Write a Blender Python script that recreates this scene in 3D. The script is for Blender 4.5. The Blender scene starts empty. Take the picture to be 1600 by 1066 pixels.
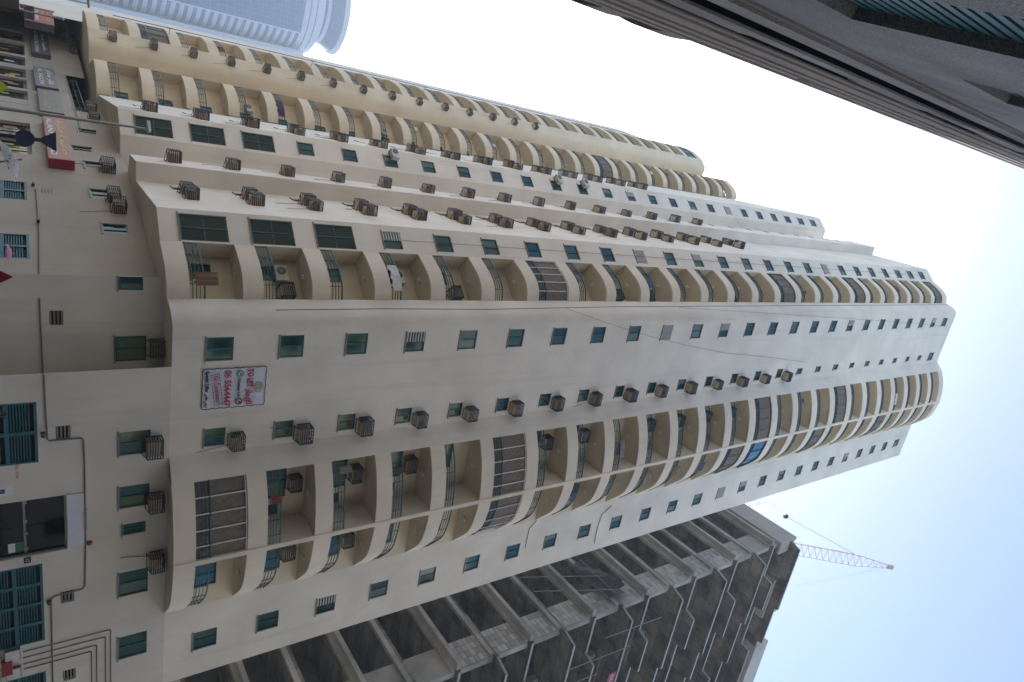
import bpy, bmesh, math, random
from mathutils import Vector, Matrix
random.seed(7)
R_ = math.radians
scene = bpy.context.scene
COL = scene.collection

# ------------------------------------------------------------------ camera (the photograph lies on its side: up is to the right)
CAMZ = 2.6
FPX, PITCH, ROLL = 1010.249, R_(36.6752), R_(-2.31256)
Fw = Vector((0, math.cos(PITCH), math.sin(PITCH)))
U0 = Vector((0, -math.sin(PITCH), math.cos(PITCH)))
R0 = Vector((1, 0, 0))
Rt = R0 * math.cos(ROLL) + U0 * math.sin(ROLL)
Up = U0 * math.cos(ROLL) - R0 * math.sin(ROLL)
cam = bpy.data.cameras.new('camera')
cam.sensor_fit = 'HORIZONTAL'
cam.sensor_width = 36.0
cam.lens = FPX * 36.0 / 1600.0
cam.clip_start, cam.clip_end = 0.05, 6000
camo = bpy.data.objects.new('camera', cam)
COL.objects.link(camo)
mx = Matrix((Up, -Rt, -Fw)).transposed().to_4x4()
mx.translation = (0, 0, CAMZ)
camo.matrix_world = mx
scene.camera = camo

# ------------------------------------------------------------------ sky and sun
SUN_AZ, SUN_EL = R_(-20), R_(42)          # azimuth from +Y, negative to the left: behind the tower
world = bpy.data.worlds.new('World')
scene.world = world
world.use_nodes = True
wn = world.node_tree
sky = wn.nodes.new('ShaderNodeTexSky')
sky.sky_type = 'NISHITA'
sky.sun_disc = False
sky.sun_elevation = SUN_EL
sky.sun_rotation = SUN_AZ
sky.air_density = 1.0
sky.dust_density = 1.7
sky.ozone_density = 1.0
bg = wn.nodes['Background']
bg.inputs['Strength'].default_value = 0.12
wn.links.new(sky.outputs[0], bg.inputs[0])
sl = bpy.data.lights.new('sun', 'SUN')
sl.energy = 3.0
sl.angle = R_(0.6)
sl.color = (1.0, 0.95, 0.88)
so = bpy.data.objects.new('sun', sl)
sdir = Vector((math.sin(SUN_AZ) * math.cos(SUN_EL), math.cos(SUN_AZ) * math.cos(SUN_EL), math.sin(SUN_EL)))
so.rotation_euler = sdir.to_track_quat('Z', 'Y').to_euler()
so.location = (0, 0, 150)
COL.objects.link(so)
scene.view_settings.view_transform = 'Standard'
scene.view_settings.look = 'None'
scene.view_settings.gamma = 1.0
scene.view_settings.use_curve_mapping = False
scene.view_settings.exposure = 1.55
scene.render.engine = 'CYCLES'
scene.cycles.use_denoising = True
scene.cycles.max_bounces = 8
scene.cycles.volume_bounces = 1
HAZE = 0.0006

# ------------------------------------------------------------------ helpers: rays of the calibrated view
def ray(px, py):
    return Fw + Rt * ((py - 533) / FPX) + Up * ((px - 800) / FPX)
def at_r(px, py, r):
    d = ray(px, py); k = r / math.hypot(d.x, d.y)
    return Vector((d.x * k, d.y * k, d.z * k + CAMZ))
def on_line(px, py, P, Q):
    """(s, z): where the sight line meets the upright plane through plan points P, Q; s metres from P"""
    d = ray(px, py); u = (Vector(Q) - Vector(P)).normalized(); n = Vector((-u.y, u.x))
    t = n.dot(Vector(P)) / n.dot(Vector((d.x, d.y)))
    X = Vector((d.x * t, d.y * t))
    return (X - Vector(P)).dot(u), d.z * t + CAMZ

# ------------------------------------------------------------------ materials
MATS = {}
def nodes(name):
    m = bpy.data.materials.new(name); m.use_nodes = True
    nt = m.node_tree; b = nt.nodes['Principled BSDF']
    MATS[name] = m
    return m, nt, b
def N(nt, t, **kw):
    n = nt.nodes.new(t)
    for k, v in kw.items(): setattr(n, k, v)
    return n
def pos_node(nt, scale):
    g = N(nt, 'ShaderNodeNewGeometry'); mp = N(nt, 'ShaderNodeMapping')
    mp.inputs['Scale'].default_value = scale
    nt.links.new(g.outputs['Position'], mp.inputs['Vector'])
    return mp.outputs[0]
def obj_node(nt, scale):
    g = N(nt, 'ShaderNodeTexCoord'); mp = N(nt, 'ShaderNodeMapping')
    mp.inputs['Scale'].default_value = scale
    nt.links.new(g.outputs['Object'], mp.inputs['Vector'])
    return mp.outputs[0]
def noise(nt, vec, scale, detail=4, rough=.55):
    n = N(nt, 'ShaderNodeTexNoise'); n.inputs['Scale'].default_value = scale
    n.inputs['Detail'].default_value = detail; n.inputs['Roughness'].default_value = rough
    nt.links.new(vec, n.inputs['Vector']); return n.outputs['Fac']
def ramp(nt, fac, stops):
    r = N(nt, 'ShaderNodeValToRGB')
    while len(r.color_ramp.elements) < len(stops): r.color_ramp.elements.new(.5)
    for e, (p, c) in zip(r.color_ramp.elements, stops):
        e.position = p; e.color = (*c, 1)
    nt.links.new(fac, r.inputs[0]); return r.outputs[0]
def mixc(nt, a, b, fac, mode='MIX'):
    m = N(nt, 'ShaderNodeMix', data_type='RGBA', blend_type=mode)
    for s, v in ((6, a), (7, b), (0, fac)):
        if hasattr(v, 'links') or isinstance(v, bpy.types.NodeSocket): nt.links.new(v, m.inputs[s])
        else: m.inputs[s].default_value = (*v, 1) if isinstance(v, tuple) else v
    return m.outputs[2]
def bump(nt, b, fac, strength, dist=.02):
    n = N(nt, 'ShaderNodeBump'); n.inputs['Strength'].default_value = strength; n.inputs['Distance'].default_value = dist
    nt.links.new(fac, n.inputs['Height']); nt.links.new(n.outputs[0], b.inputs['Normal'])
def plaster(name, col, var=.06, streak=.12, dirt=(.25, .22, .18), bumps=.25, fine=14, speck=0):
    m, nt, b = nodes(name)
    p = pos_node(nt, (1, 1, 1)); ps = pos_node(nt, (1.7, 1.7, .07))
    lo = tuple(c * (1 - var * 1.6) for c in col); hi = tuple(min(1, c * (1 + var)) for c in col)
    base = ramp(nt, noise(nt, p, .35, 6), [(.32, lo), (.68, hi)])
    st = ramp(nt, noise(nt, ps, 1.0, 5, .6), [(.56, (0, 0, 0)), (.80, (streak,) * 3)])
    c = mixc(nt, base, dirt, st)
    sp = ramp(nt, noise(nt, p, 3.1, 5, .7), [(.66, (0, 0, 0)), (.78, (streak * .8,) * 3)])
    c = mixc(nt, c, dirt, sp)
    if speck:
        c = mixc(nt, c, ramp(nt, noise(nt, p, 60, 3, .8), [(.36, (1 - speck,) * 3), (.64, (1 + speck,) * 3)]), 1.0, 'MULTIPLY')
    nt.links.new(c, b.inputs['Base Color'])
    b.inputs['Roughness'].default_value = .9; b.inputs['Specular IOR Level'].default_value = .25
    bump(nt, b, noise(nt, p, fine, 5, .6), bumps, .012)
    return m
def plain(name, col, rough=.6, metal=0., var=.08, scale=6, spec=.5):
    m, nt, b = nodes(name)
    p = obj_node(nt, (1, 1, 1))
    lo = tuple(c * (1 - var * 2) for c in col); hi = tuple(min(1, c * (1 + var)) for c in col)
    nt.links.new(ramp(nt, noise(nt, p, scale, 4), [(.3, lo), (.7, hi)]), b.inputs['Base Color'])
    b.inputs['Roughness'].default_value = rough; b.inputs['Metallic'].default_value = metal
    b.inputs['Specular IOR Level'].default_value = spec
    return m
def glass(name, cols, rough=.06, spec=.5, tint=(1, 1, 1), ior=1.5):
    m, nt, b = nodes(name)
    oi = N(nt, 'ShaderNodeObjectInfo')
    n = len(cols)
    c = ramp(nt, oi.outputs['Random'], [((k + .01) / n, cc) for k, cc in enumerate(cols)])
    for nd in nt.nodes:
        if nd.type == 'VALTORGB': nd.color_ramp.interpolation = 'CONSTANT'
    p = obj_node(nt, (7, 7, .6))
    c2 = mixc(nt, c, (.5, .5, .5), ramp(nt, noise(nt, p, 1.5, 2), [(.4, (0, 0, 0)), (.7, (.10,) * 3)]), 'MULTIPLY')
    nt.links.new(c2, b.inputs['Base Color'])
    b.inputs['Roughness'].default_value = rough; b.inputs['Specular IOR Level'].default_value = spec
    b.inputs['Specular Tint'].default_value = (*tint, 1)
    b.inputs['IOR'].default_value = ior
    return m
plaster('stucco', (.80, .745, .65), var=.07, streak=.26, dirt=(.34, .30, .25))
plaster('stucco_cream', (.79, .705, .575), streak=.22, dirt=(.36, .30, .22))
plaster('stucco_wing', (.80, .68, .50), streak=.20, dirt=(.40, .32, .22))
plaster('stucco_inner', (.74, .66, .50), streak=.10)
plaster('soffit', (.72, .63, .48), streak=.15)
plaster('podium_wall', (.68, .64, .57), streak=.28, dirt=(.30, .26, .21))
plaster('added_block_paint', (.66, .63, .58), streak=.1)
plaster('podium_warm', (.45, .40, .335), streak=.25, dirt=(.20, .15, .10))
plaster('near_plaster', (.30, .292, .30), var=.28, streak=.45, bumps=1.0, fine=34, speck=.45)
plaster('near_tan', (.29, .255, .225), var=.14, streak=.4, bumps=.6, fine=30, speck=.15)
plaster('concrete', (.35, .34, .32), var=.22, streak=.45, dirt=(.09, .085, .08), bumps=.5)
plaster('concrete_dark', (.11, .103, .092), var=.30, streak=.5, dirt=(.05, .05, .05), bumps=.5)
plaster('block', (.47, .455, .43), var=.10, streak=.25, bumps=.4)
_b = MATS['block'].node_tree; _p = _b.nodes['Principled BSDF']; _oi = N(_b, 'ShaderNodeObjectInfo')
_c = _p.inputs['Base Color'].links[0].from_socket
_b.links.new(mixc(_b, _c, ramp(_b, _oi.outputs['Random'], [(0, (.66,) * 3), (1, (1.12,) * 3)]), 1.0, 'MULTIPLY'), _p.inputs['Base Color'])
plaster('slab_edge', (.36, .35, .335), var=.1, streak=.2)
def formwork(name, a, b_, mortar):
    m, nt, b = nodes(name)
    v = obj_node(nt, (1, 1, 1)); br = N(nt, 'ShaderNodeTexBrick')
    br.inputs['Color1'].default_value = (*a, 1); br.inputs['Color2'].default_value = (*b_, 1); br.inputs['Mortar'].default_value = (*mortar, 1)
    br.inputs['Scale'].default_value = 1.0; br.inputs['Mortar Size'].default_value = .022; br.inputs['Brick Width'].default_value = 2.44; br.inputs['Row Height'].default_value = 1.22; br.inputs['Bias'].default_value = -.1
    nt.links.new(v, br.inputs['Vector'])
    p = pos_node(nt, (1, 1, 1))
    st = ramp(nt, noise(nt, p, .45, 6, .65), [(.35, (.35,) * 3), (.62, (1.15,) * 3)])
    c = mixc(nt, br.outputs['Color'], st, 1.0, 'MULTIPLY')
    nt.links.new(c, b.inputs['Base Color']); b.inputs['Roughness'].default_value = .9
    bump(nt, b, noise(nt, p, 9, 5), .4)
formwork('form_concrete', (.24, .225, .205), (.12, .114, .105), (.05, .047, .044))
plaster('asphalt', (.115, .106, .093), var=.25, streak=.1, bumps=.6, fine=40)
plaster('paving', (.30, .28, .25), var=.15, streak=.2, bumps=.4)
plain('alu_teal', (.02, .095, .105), .35, .5)
plain('alu_grey', (.22, .21, .20), .55, .3)
plain('rail_teal', (.03, .105, .12), .45, .4)
plain('cage_steel', (.075, .085, .09), .6, .2, var=.25)
plain('ac_tan', (.68, .53, .36), .7, 0, var=.15, scale=3)
_b = MATS['ac_tan'].node_tree; _p = _b.nodes['Principled BSDF']; _oi = N(_b, 'ShaderNodeObjectInfo')
_c = _p.inputs['Base Color'].links[0].from_socket
_b.links.new(mixc(_b, _c, ramp(_b, _oi.outputs['Random'], [(0, (.55, .52, .5)), (.35, (.95, .95, .95)), (.7, (1.05, 1.1, 1.2)), (1, (.9, .8, .7))]), 1.0, 'MULTIPLY'), _p.inputs['Base Color'])
plain('ac_white', (.62, .60, .55), .5, 0, var=.1, scale=3)
plain('fan_black', (.02, .02, .02), .5)
plain('white_paint', (.72, .72, .70), .5)
plain('louvre_white', (.62, .62, .60), .5, 0, var=.1)
plain('door_teal', (.028, .135, .175), .45, .2, var=.15)
plain('dark_gap', (.012, .012, .013), .8)
plain('brown_mesh', (.20, .165, .125), .8, 0, var=.15)
plain('cable_black', (.02, .02, .02), .7)
plain('conduit_grey', (.20, .185, .16), .6)
plain('galv', (.28, .28, .28), .45, .7)
plain('dark_metal', (.05, .05, .055), .5, .5)
plain('red_paint', (.32, .02, .025), .5)
plain('orange_paint', (.55, .38, .33), .5, .1)
plain('sign_red', (.30, .02, .025), .5, 0, var=.12)
plain('sign_pink', (.30, .10, .085), .5, 0, var=.15)
plain('sign_grey', (.11, .10, .10), .5, 0, var=.15)
plain('letter_red', (.50, .018, .04), .5)
plain('letter_white', (.75, .75, .75), .5)
plain('letter_black', (.02, .02, .025), .5)
plain('letter_yellow', (.65, .42, .03), .5)
plain('letter_gold', (.38, .32, .16), .5)
plain('banner_white', (.62, .65, .74), .6, 0, var=.03)
plain('banner_green', (.12, .36, .08), .5)
plain('sign_blue', (.045, .065, .115), .5)
plain('lime', (.42, .55, .02), .5)
plain('poster_green', (.02, .14, .07), .4)
plain('bulb', (.7, .7, .66), .3)
plain('wood_brown', (.20, .11, .06), .7)
plain('cloth_purple', (.07, .045, .09), .9)
plain('cloth_blue', (.06, .09, .17), .9)
plain('cloth_pink', (.55, .25, .28), .9)
plain('cloth_white', (.65, .64, .62), .9)
plain('cloth_red', (.22, .05, .045), .9)
plain('skin', (.30, .17, .11), .6)
plain('hair_black', (.012, .01, .01), .7)
plain('car_black', (.012, .012, .014), .15, .2)
plain('tyre', (.02, .02, .02), .9)
plain('net_grey', (.06, .06, .062), .9, 0, var=.4, scale=20)
plain('feather', (.10, .10, .10), .8)
glass('pane', [(.010, .040, .042), (.016, .055, .055), (.030, .085, .075), (.012, .040, .045), (.06, .115, .08), (.012, .045, .055), (.14, .19, .17), (.02, .06, .08)], tint=(.75, 1, 1))
glass('pane_green', [(.008, .024, .018), (.012, .030, .022), (.007, .020, .018)], spec=.35, ior=1.42)
glass('pane_lit', [(.10, .19, .11), (.05, .13, .11), (.03, .10, .11), (.09, .16, .08)])
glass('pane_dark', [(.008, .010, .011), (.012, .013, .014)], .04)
glass('pane_blue', [(.05, .14, .24), (.06, .17, .28)], .08)
glass('sky_glass', [(.025, .095, .23), (.028, .10, .24)], .15, .25)
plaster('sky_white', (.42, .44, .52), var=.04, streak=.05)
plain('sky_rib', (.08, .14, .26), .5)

# ------------------------------------------------------------------ mesh builder
class MB:
    def __init__(s): s.v = []; s.f = []; s.m = []; s.cur = 0
    def mat(s, i): s.cur = i; return s
    def quad(s, *pts):
        i = len(s.v); s.v += [tuple(p) for p in pts]; s.f.append(tuple(range(i, i + len(pts)))); s.m.append(s.cur); return s
    def hexa(s, a, b):
        """two loops of 4 points -> closed box"""
        i = len(s.v); s.v += [tuple(p) for p in a] + [tuple(p) for p in b]
        for q in ((3, 2, 1, 0), (4, 5, 6, 7), (0, 1, 5, 4), (1, 2, 6, 5), (2, 3, 7, 6), (3, 0, 4, 7)):
            s.f.append(tuple(i + k for k in q)); s.m.append(s.cur)
        return s
    def box(s, x0, x1, y0, y1, z0, z1):
        return s.hexa([(x0, y0, z0), (x1, y0, z0), (x1, y1, z0), (x0, y1, z0)], [(x0, y0, z1), (x1, y0, z1), (x1, y1, z1), (x0, y1, z1)])
    def bar(s, p, q, w, h=None):
        p, q = Vector(p), Vector(q); d = (q - p)
        if d.length < 1e-6: return s
        d.normalize(); h = h or w
        a = Vector((0, 0, 1)) if abs(d.z) < .9 else Vector((1, 0, 0))
        u = d.cross(a).normalized() * (w / 2); v = u.normalized().cross(d).normalized() * (h / 2)
        L = lambda c: [c - u - v, c + u - v, c + u + v, c - u + v]
        return s.hexa(L(p), L(q))
    def tube(s, pts, r, n=6, r1=None):
        pts = [Vector(p) for p in pts]; k = len(pts); rings = []
        for i, p in enumerate(pts):
            d = (pts[min(i + 1, k - 1)] - pts[max(i - 1, 0)]).normalized()
            a = Vector((0, 0, 1)) if abs(d.z) < .9 else Vector((1, 0, 0))
            u = d.cross(a).normalized(); v = u.cross(d)
            rr = r + ((r1 if r1 is not None else r) - r) * i / max(1, k - 1)
            b = len(s.v)
            for j in range(n):
                t = 2 * math.pi * j / n
                s.v.append(tuple(p + u * (rr * math.cos(t)) + v * (rr * math.sin(t))))
            rings.append(b)
        for a_, b_ in zip(rings, rings[1:]):
            for j in range(n):
                s.f.append((a_ + j, a_ + (j + 1) % n, b_ + (j + 1) % n, b_ + j)); s.m.append(s.cur)
        s.f.append(tuple(rings[0] + j for j in range(n))[::-1]); s.m.append(s.cur)
        s.f.append(tuple(rings[-1] + j for j in range(n))); s.m.append(s.cur)
        return s
    def prism(s, poly, z0, z1):
        n = len(poly); i = len(s.v)
        s.v += [(p[0], p[1], z0) for p in poly] + [(p[0], p[1], z1) for p in poly]
        s.f.append(tuple(range(i, i + n))[::-1]); s.m.append(s.cur)
        s.f.append(tuple(range(i + n, i + 2 * n))); s.m.append(s.cur)
        for k in range(n):
            s.f.append((i + k, i + (k + 1) % n, i + n + (k + 1) % n, i + n + k)); s.m.append(s.cur)
        return s
    def lathe(s, prof, n=16, cx=0, cy=0):
        base = len(s.v)
        for r, z in prof:
            for j in range(n):
                t = 2 * math.pi * j / n
                s.v.append((cx + r * math.cos(t), cy + r * math.sin(t), z))
        for k in range(len(prof) - 1):
            for j in range(n):
                a = base + k * n; b = a + n
                s.f.append((a + j, a + (j + 1) % n, b + (j + 1) % n, b + j)); s.m.append(s.cur)
        s.f.append(tuple(base + j for j in range(n))[::-1]); s.m.append(s.cur)
        e = base + (len(prof) - 1) * n
        s.f.append(tuple(e + j for j in range(n))); s.m.append(s.cur)
        return s
    def mesh(s, name, mats, fix=True, smooth=False):
        me = bpy.data.meshes.new(name); me.from_pydata(s.v, [], s.f)
        for m in ([mats] if isinstance(mats, str) else mats): me.materials.append(MATS[m])
        me.polygons.foreach_set('material_index', s.m)
        if fix:
            b = bmesh.new(); b.from_mesh(me); bmesh.ops.recalc_face_normals(b, faces=b.faces); b.to_mesh(me); b.free()
        if smooth:
            for p in me.polygons: p.use_smooth = True
        me.update(); return me
def add(name, me, parent=None, loc=None, rz=None):
    o = bpy.data.objects.new(name, me); COL.objects.link(o)
    if parent is not None: o.parent = parent
    if loc is not None: o.location = loc
    if rz is not None: o.rotation_euler = (0, 0, rz)
    return o
def empty(name, loc=(0, 0, 0), rz=0):
    o = bpy.data.objects.new(name, None); o.empty_display_size = .2; COL.objects.link(o)
    o.location = loc; o.rotation_euler = (0, 0, rz); return o
def tag(o, label=None, cat=None, group=None, kind=None):
    if label: o['label'] = label
    if cat: o['category'] = cat
    if group: o['group'] = group
    if kind: o['kind'] = kind
    return o
ORD = ['first', 'second', 'third', 'fourth', 'fifth', 'sixth', 'seventh', 'eighth', 'ninth', 'tenth', 'eleventh', 'twelfth', 'thirteenth',
       'fourteenth', 'fifteenth', 'sixteenth', 'seventeenth', 'eighteenth', 'nineteenth', 'twentieth', 'twenty-first', 'twenty-second',
       'twenty-third', 'twenty-fourth', 'twenty-fifth']
V2 = lambda p: Vector((p[0], p[1]))
class Face:
    """an upright wall plane from P (left, seen from outside) to Q"""
    def __init__(s, P, Q):
        s.P, s.Q = V2(P), V2(Q); s.len = (s.Q - s.P).length; s.d = (s.Q - s.P).normalized()
        s.n = Vector((s.d.y, -s.d.x)); s.rz = math.atan2(s.d.y, s.d.x)
    def pt(s, a, z=0, out=0):
        p = s.P + s.d * a + s.n * out; return Vector((p.x, p.y, z))
    def pick(s, px, py): return on_line(px, py, s.P, s.Q)
def wall_mb(mb, F, z0, z1, holes=(), depth=.16, s0=0, s1=None):
    s1 = F.len if s1 is None else s1
    S = sorted({s0, s1, *[h[0] for h in holes], *[h[1] for h in holes]})
    zr = sorted({z0, z1, *[h[2] for h in holes], *[h[3] for h in holes]})
    for za, zb in zip(zr, zr[1:]):
        run = None
        for a, b in zip(S, S[1:]):
            inside = any(h[0] - 1e-6 <= a and b <= h[1] + 1e-6 and h[2] - 1e-6 <= za and zb <= h[3] + 1e-6 for h in holes)
            if inside:
                if run: mb.quad(F.pt(run[0], za), F.pt(run[1], za), F.pt(run[1], zb), F.pt(run[0], zb)); run = None
            else: run = (run[0], b) if run else (a, b)
        if run: mb.quad(F.pt(run[0], za), F.pt(run[1], za), F.pt(run[1], zb), F.pt(run[0], zb))
    for a, b, c, d in holes:
        o, i = 0, -depth
        mb.quad(F.pt(a, c, o), F.pt(a, c, i), F.pt(a, d, i), F.pt(a, d, o))
        mb.quad(F.pt(b, c, i), F.pt(b, c, o), F.pt(b, d, o), F.pt(b, d, i))
        mb.quad(F.pt(a, c, o), F.pt(b, c, o), F.pt(b, c, i), F.pt(a, c, i))
        mb.quad(F.pt(a, d, i), F.pt(b, d, i), F.pt(b, d, o), F.pt(a, d, o))
    return mb
def curve_wall(mb, pts, z0, z1):
    for a, b in zip(pts, pts[1:]):
        mb.quad((a[0], a[1], z0), (b[0], b[1], z0), (b[0], b[1], z1), (a[0], a[1], z1))
    return mb
def arc(P, Q, ta, tb, n):
    """smooth curve from P (tangent angle ta) to Q (tangent angle tb), Hermite"""
    P, Q = V2(P), V2(Q); L = (Q - P).length * 1.05
    A, B = Vector((math.cos(ta), math.sin(ta))) * L, Vector((math.cos(tb), math.sin(tb))) * L
    out = []
    for i in range(n + 1):
        t = i / n; t2, t3 = t * t, t ** 3
        out.append(P * (2 * t3 - 3 * t2 + 1) + A * (t3 - 2 * t2 + t) + Q * (-2 * t3 + 3 * t2) + B * (t3 - t2))
    return out
def spline(pts, n=4):
    P = [V2(p) for p in pts]; P = [P[0] * 2 - P[1]] + P + [P[-1] * 2 - P[-2]]; out = []
    for i in range(1, len(P) - 2):
        for k in range(n):
            t = k / n; a, b, c, d = P[i - 1], P[i], P[i + 1], P[i + 2]
            out.append(.5 * ((2 * b) + (c - a) * t + (2 * a - 5 * b + 4 * c - d) * t * t + (3 * b - a - 3 * c + d) * t ** 3))
    return out + [P[-2]]
def offset(pts, dist):
    """shift a left-to-right curve inward (away from the street)"""
    out = []
    for i, p in enumerate(pts):
        d = (pts[min(i + 1, len(pts) - 1)] - pts[max(i - 1, 0)]).normalized()
        out.append(p + Vector((-d.y, d.x)) * dist)
    return out

# ------------------------------------------------------------------ the setting: ground, road, pavement
g = MB().box(-600, 600, -600, 600, -.6, 0); tag(add('ground', g.mesh('ground', 'asphalt')), 'dusty asphalt ground of the street', kind='structure')

# ------------------------------------------------------------------ the apartment tower
Zc = [6.28, 9.23, 12.26, 15.34, 18.46, 21.61, 24.78, 27.96, 31.15, 34.34, 37.54, 40.72, 43.90, 47.07, 50.23, 53.37, 56.49, 59.60,
      62.69, 65.76, 68.81, 71.84, 74.84, 77.83, 80.78]
Zc = [z + CAMZ for z in Zc]
NF = 25
Zb = [z - 1.8 for z in Zc] + [Zc[-1] + 1.2]
ZS, ZROOF = 7.10, 85.75
XY = dict(LLs=(-28.02, 62.6), LL1=(-27.21, 61.82), LLr=(-26.55, 61.25), E=(-25.79, 60.89), L0=(-22.44, 57.16), L1=(-21.86, 56.54),
          L2=(-21.26, 56.02), L3=(-20.63, 55.66), L4=(-19.97, 55.51), P=(-19.0, 54.95), O=(-14.47, 43.39), N=(-12.69, 42.62),
          Kg=(-10.9, 43.33), K=(-10.6, 38.92), J=(-9.66, 36.63), I=(-8.77, 36.98), H=(-6.34, 31.05), G=(-4.8, 30.41),
          A1=(-4.19, 29.85), A2=(-3.65, 29.43), A3=(-3.14, 29.21), A4=(-2.73, 29.17), A5=(-2.27, 29.26), M0=(-1.62, 28.05),
          C=(4.28, 30.38), C2=(5.38, 29.94), B1=(5.97, 29.86), B2=(6.79, 29.85), B3=(7.9, 30.0), B4=(8.9, 30.27), B5=(9.85, 30.77),
          B6=(10.84, 31.58), B7=(11.76, 33.33), R=(15.59, 34.85))
tower = empty('apartment_tower', (2, 34, 0))
tower.location = (0, 0, 0)
tag(tower, 'tall off-white apartment tower with stacked curved balconies and caged air conditioners', 'building')
AL = math.atan2(XY['R'][1] - XY['M0'][1], XY['R'][0] - XY['M0'][0])
uA = Vector((math.cos(AL), math.sin(AL))); nA = Vector((uA.y, -uA.x))
FM = Face(XY['M0'], XY['R'])
FW4 = Face(XY['H'], XY['G']); FAC1 = Face(XY['I'], XY['H']); FG2 = Face(XY['J'], XY['I']); FACS = Face(XY['K'], XY['J'])
FG1 = Face(XY['N'], XY['Kg']); FW5 = Face(XY['O'], XY['N']); FAC2 = Face(XY['P'], XY['O'])

# window kinds (shared mesh data); local X along the wall, -Y out of it, origin at the centre of the opening
def frame_mesh(name, w, h, cols=2, rows=1, m='alu_teal', t=.055):
    b = MB()
    x, z = w / 2 - .004, h / 2 - .004
    b.box(-x, x, .05, .13, -z, -z + t).box(-x, x, .05, .13, z - t, z)
    b.box(-x, -x + t, .051, .129, -z + t, z - t).box(x - t, x, .051, .129, -z + t, z - t)
    for k in range(1, cols):
        c = -x + 2 * x * k / cols; b.box(c - .03, c + .03, .045, .128, -z + t, z - t)
    for k in range(1, rows):
        c = -z + 2 * z * k / rows; b.box(-x + t, x - t, .06, .127, c - .025, c + .025)
    b.mat(1).box(-w / 2 - .05, w / 2 + .05, -.05, .045, -h / 2 - .06, -h / 2 - .006)
    return b.mesh(name, [m, 'alu_grey'])
def pane_mesh(w, h, cols, rows):
    pw, ph = w / cols - .05, h / rows - .05
    return MB().box(-pw / 2, pw / 2, .085, .10, -ph / 2, ph / 2).mesh('pane', 'pane')
WK = {}
def window_kind(key, w, h, cols=2, rows=1, pm='pane'):
    me = frame_mesh('window', w, h, cols, rows); pa = pane_mesh(w, h, cols, rows); pa.materials[0] = MATS[pm]
    WK[key] = (me, pa, w, h, cols, rows)
window_kind('std', 1.05, 1.05); window_kind('small', .82, .82); window_kind('narrow', .55, .85); window_kind('big', 1.36, 1.95, 2, 2, 'pane_green')
window_kind('wide', 1.6, 1.25, pm='pane_lit'); window_kind('lit', .85, .85, pm='pane_lit'); window_kind('top', .95, 1.25); window_kind('bath', .6, .5, 1, 1)
window_kind('bayblue', 1.15, 1.2, pm='pane_blue'); window_kind('dark', 1.0, 1.0, pm='pane_green'); window_kind('pod', 1.25, 1.1); window_kind('podlit', 1.05, 1.1, pm='pane_lit')
SLAT = MB().box(-.5, .5, -.02, .05, -.028, .028).mesh('slat', 'louvre_white')
def window(F, s, z, key, parent=tower, louvre=0, ang=None):
    me, pa, w, h, cols, rows = WK[key]
    o = add('window', me, parent, F.pt(s, z), F.rz)
    for i in range(cols):
        for j in range(rows):
            c = add('pane', pa, o, (-w / 2 + w * (i + .5) / cols, 0, -h / 2 + h * (j + .5) / rows))
    if key in ('lit', 'small') and abs(F.len - FM.len) < .1:
        add('exhaust_fan', EXF, o, (.16, -.002, .16))
    if louvre:
        n = 7
        x0, x1 = (-w / 2, w / 2) if louvre == 2 else (-w / 2, 0)
        for k in range(n):
            c = add('slat', SLAT, o, ((x0 + x1) / 2, .02, -h / 2 + h * (k + .5) / n)); c.scale = ((x1 - x0) * .98, 1, 1)
    return o
def hole(F, s, z, key):
    w, h = WK[key][2], WK[key][3]
    return (s - w / 2, s + w / 2, z - h / 2, z + h / 2)
def column(F, s, keys, louv=None, skip=(), parent=tower, dz=0):
    hs = []
    for i in range(NF):
        if i in skip: continue
        k = keys(i) if callable(keys) else keys
        z = Zc[i] + dz
        hs.append(hole(F, s, z, k)); window(F, s, z, k, parent, (louv or {}).get(i, 0))
    return hs
W1S, W2S = 1.58, 16.5
EXF = MB()
EXF.quad(*[(.11 * math.cos(2 * math.pi * k / 14), .072, .11 * math.sin(2 * math.pi * k / 14)) for k in range(14)])
EXF.mat(1)
for k in range(14): EXF.bar((.115 * math.cos(2 * math.pi * k / 14), .07, .115 * math.sin(2 * math.pi * k / 14)), (.115 * math.cos(2 * math.pi * (k + 1) / 14), .07, .115 * math.sin(2 * math.pi * (k + 1) / 14)), .03)
EXF = EXF.mesh('exhaust_fan', ['fan_black', 'dark_metal'], fix=False)
# main facade
s_b0, s_b1 = (V2(XY['C']) - FM.P).dot(FM.d), (V2(XY['B7']) - FM.P).dot(FM.d)
h_main = column(FM, W1S, lambda i: 'top' if i == 24 else 'std', {3: 1, 9: 2, 11: 1, 17: 1, 23: 1})
h_main += column(FM, 5.64, lambda i: 'top' if i == 24 else ('lit' if i < 4 else 'small') if i < 15 else 'narrow', dz=-.03)
h_r = column(FM, W2S, lambda i: 'top' if i == 24 else 'std', {2: 1, 13: 2, 14: 1, 20: 1})
mb = MB()
wall_mb(mb, FM, ZS, ZROOF, h_main, s0=.80, s1=s_b0)
add('wall', mb.mesh('wall', 'stucco'), tower)
mb = MB(); wall_mb(mb, FM, ZS, ZROOF, h_r, s0=s_b1, s1=FM.len); add('wall', mb.mesh('wall', 'stucco'), tower)
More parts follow.
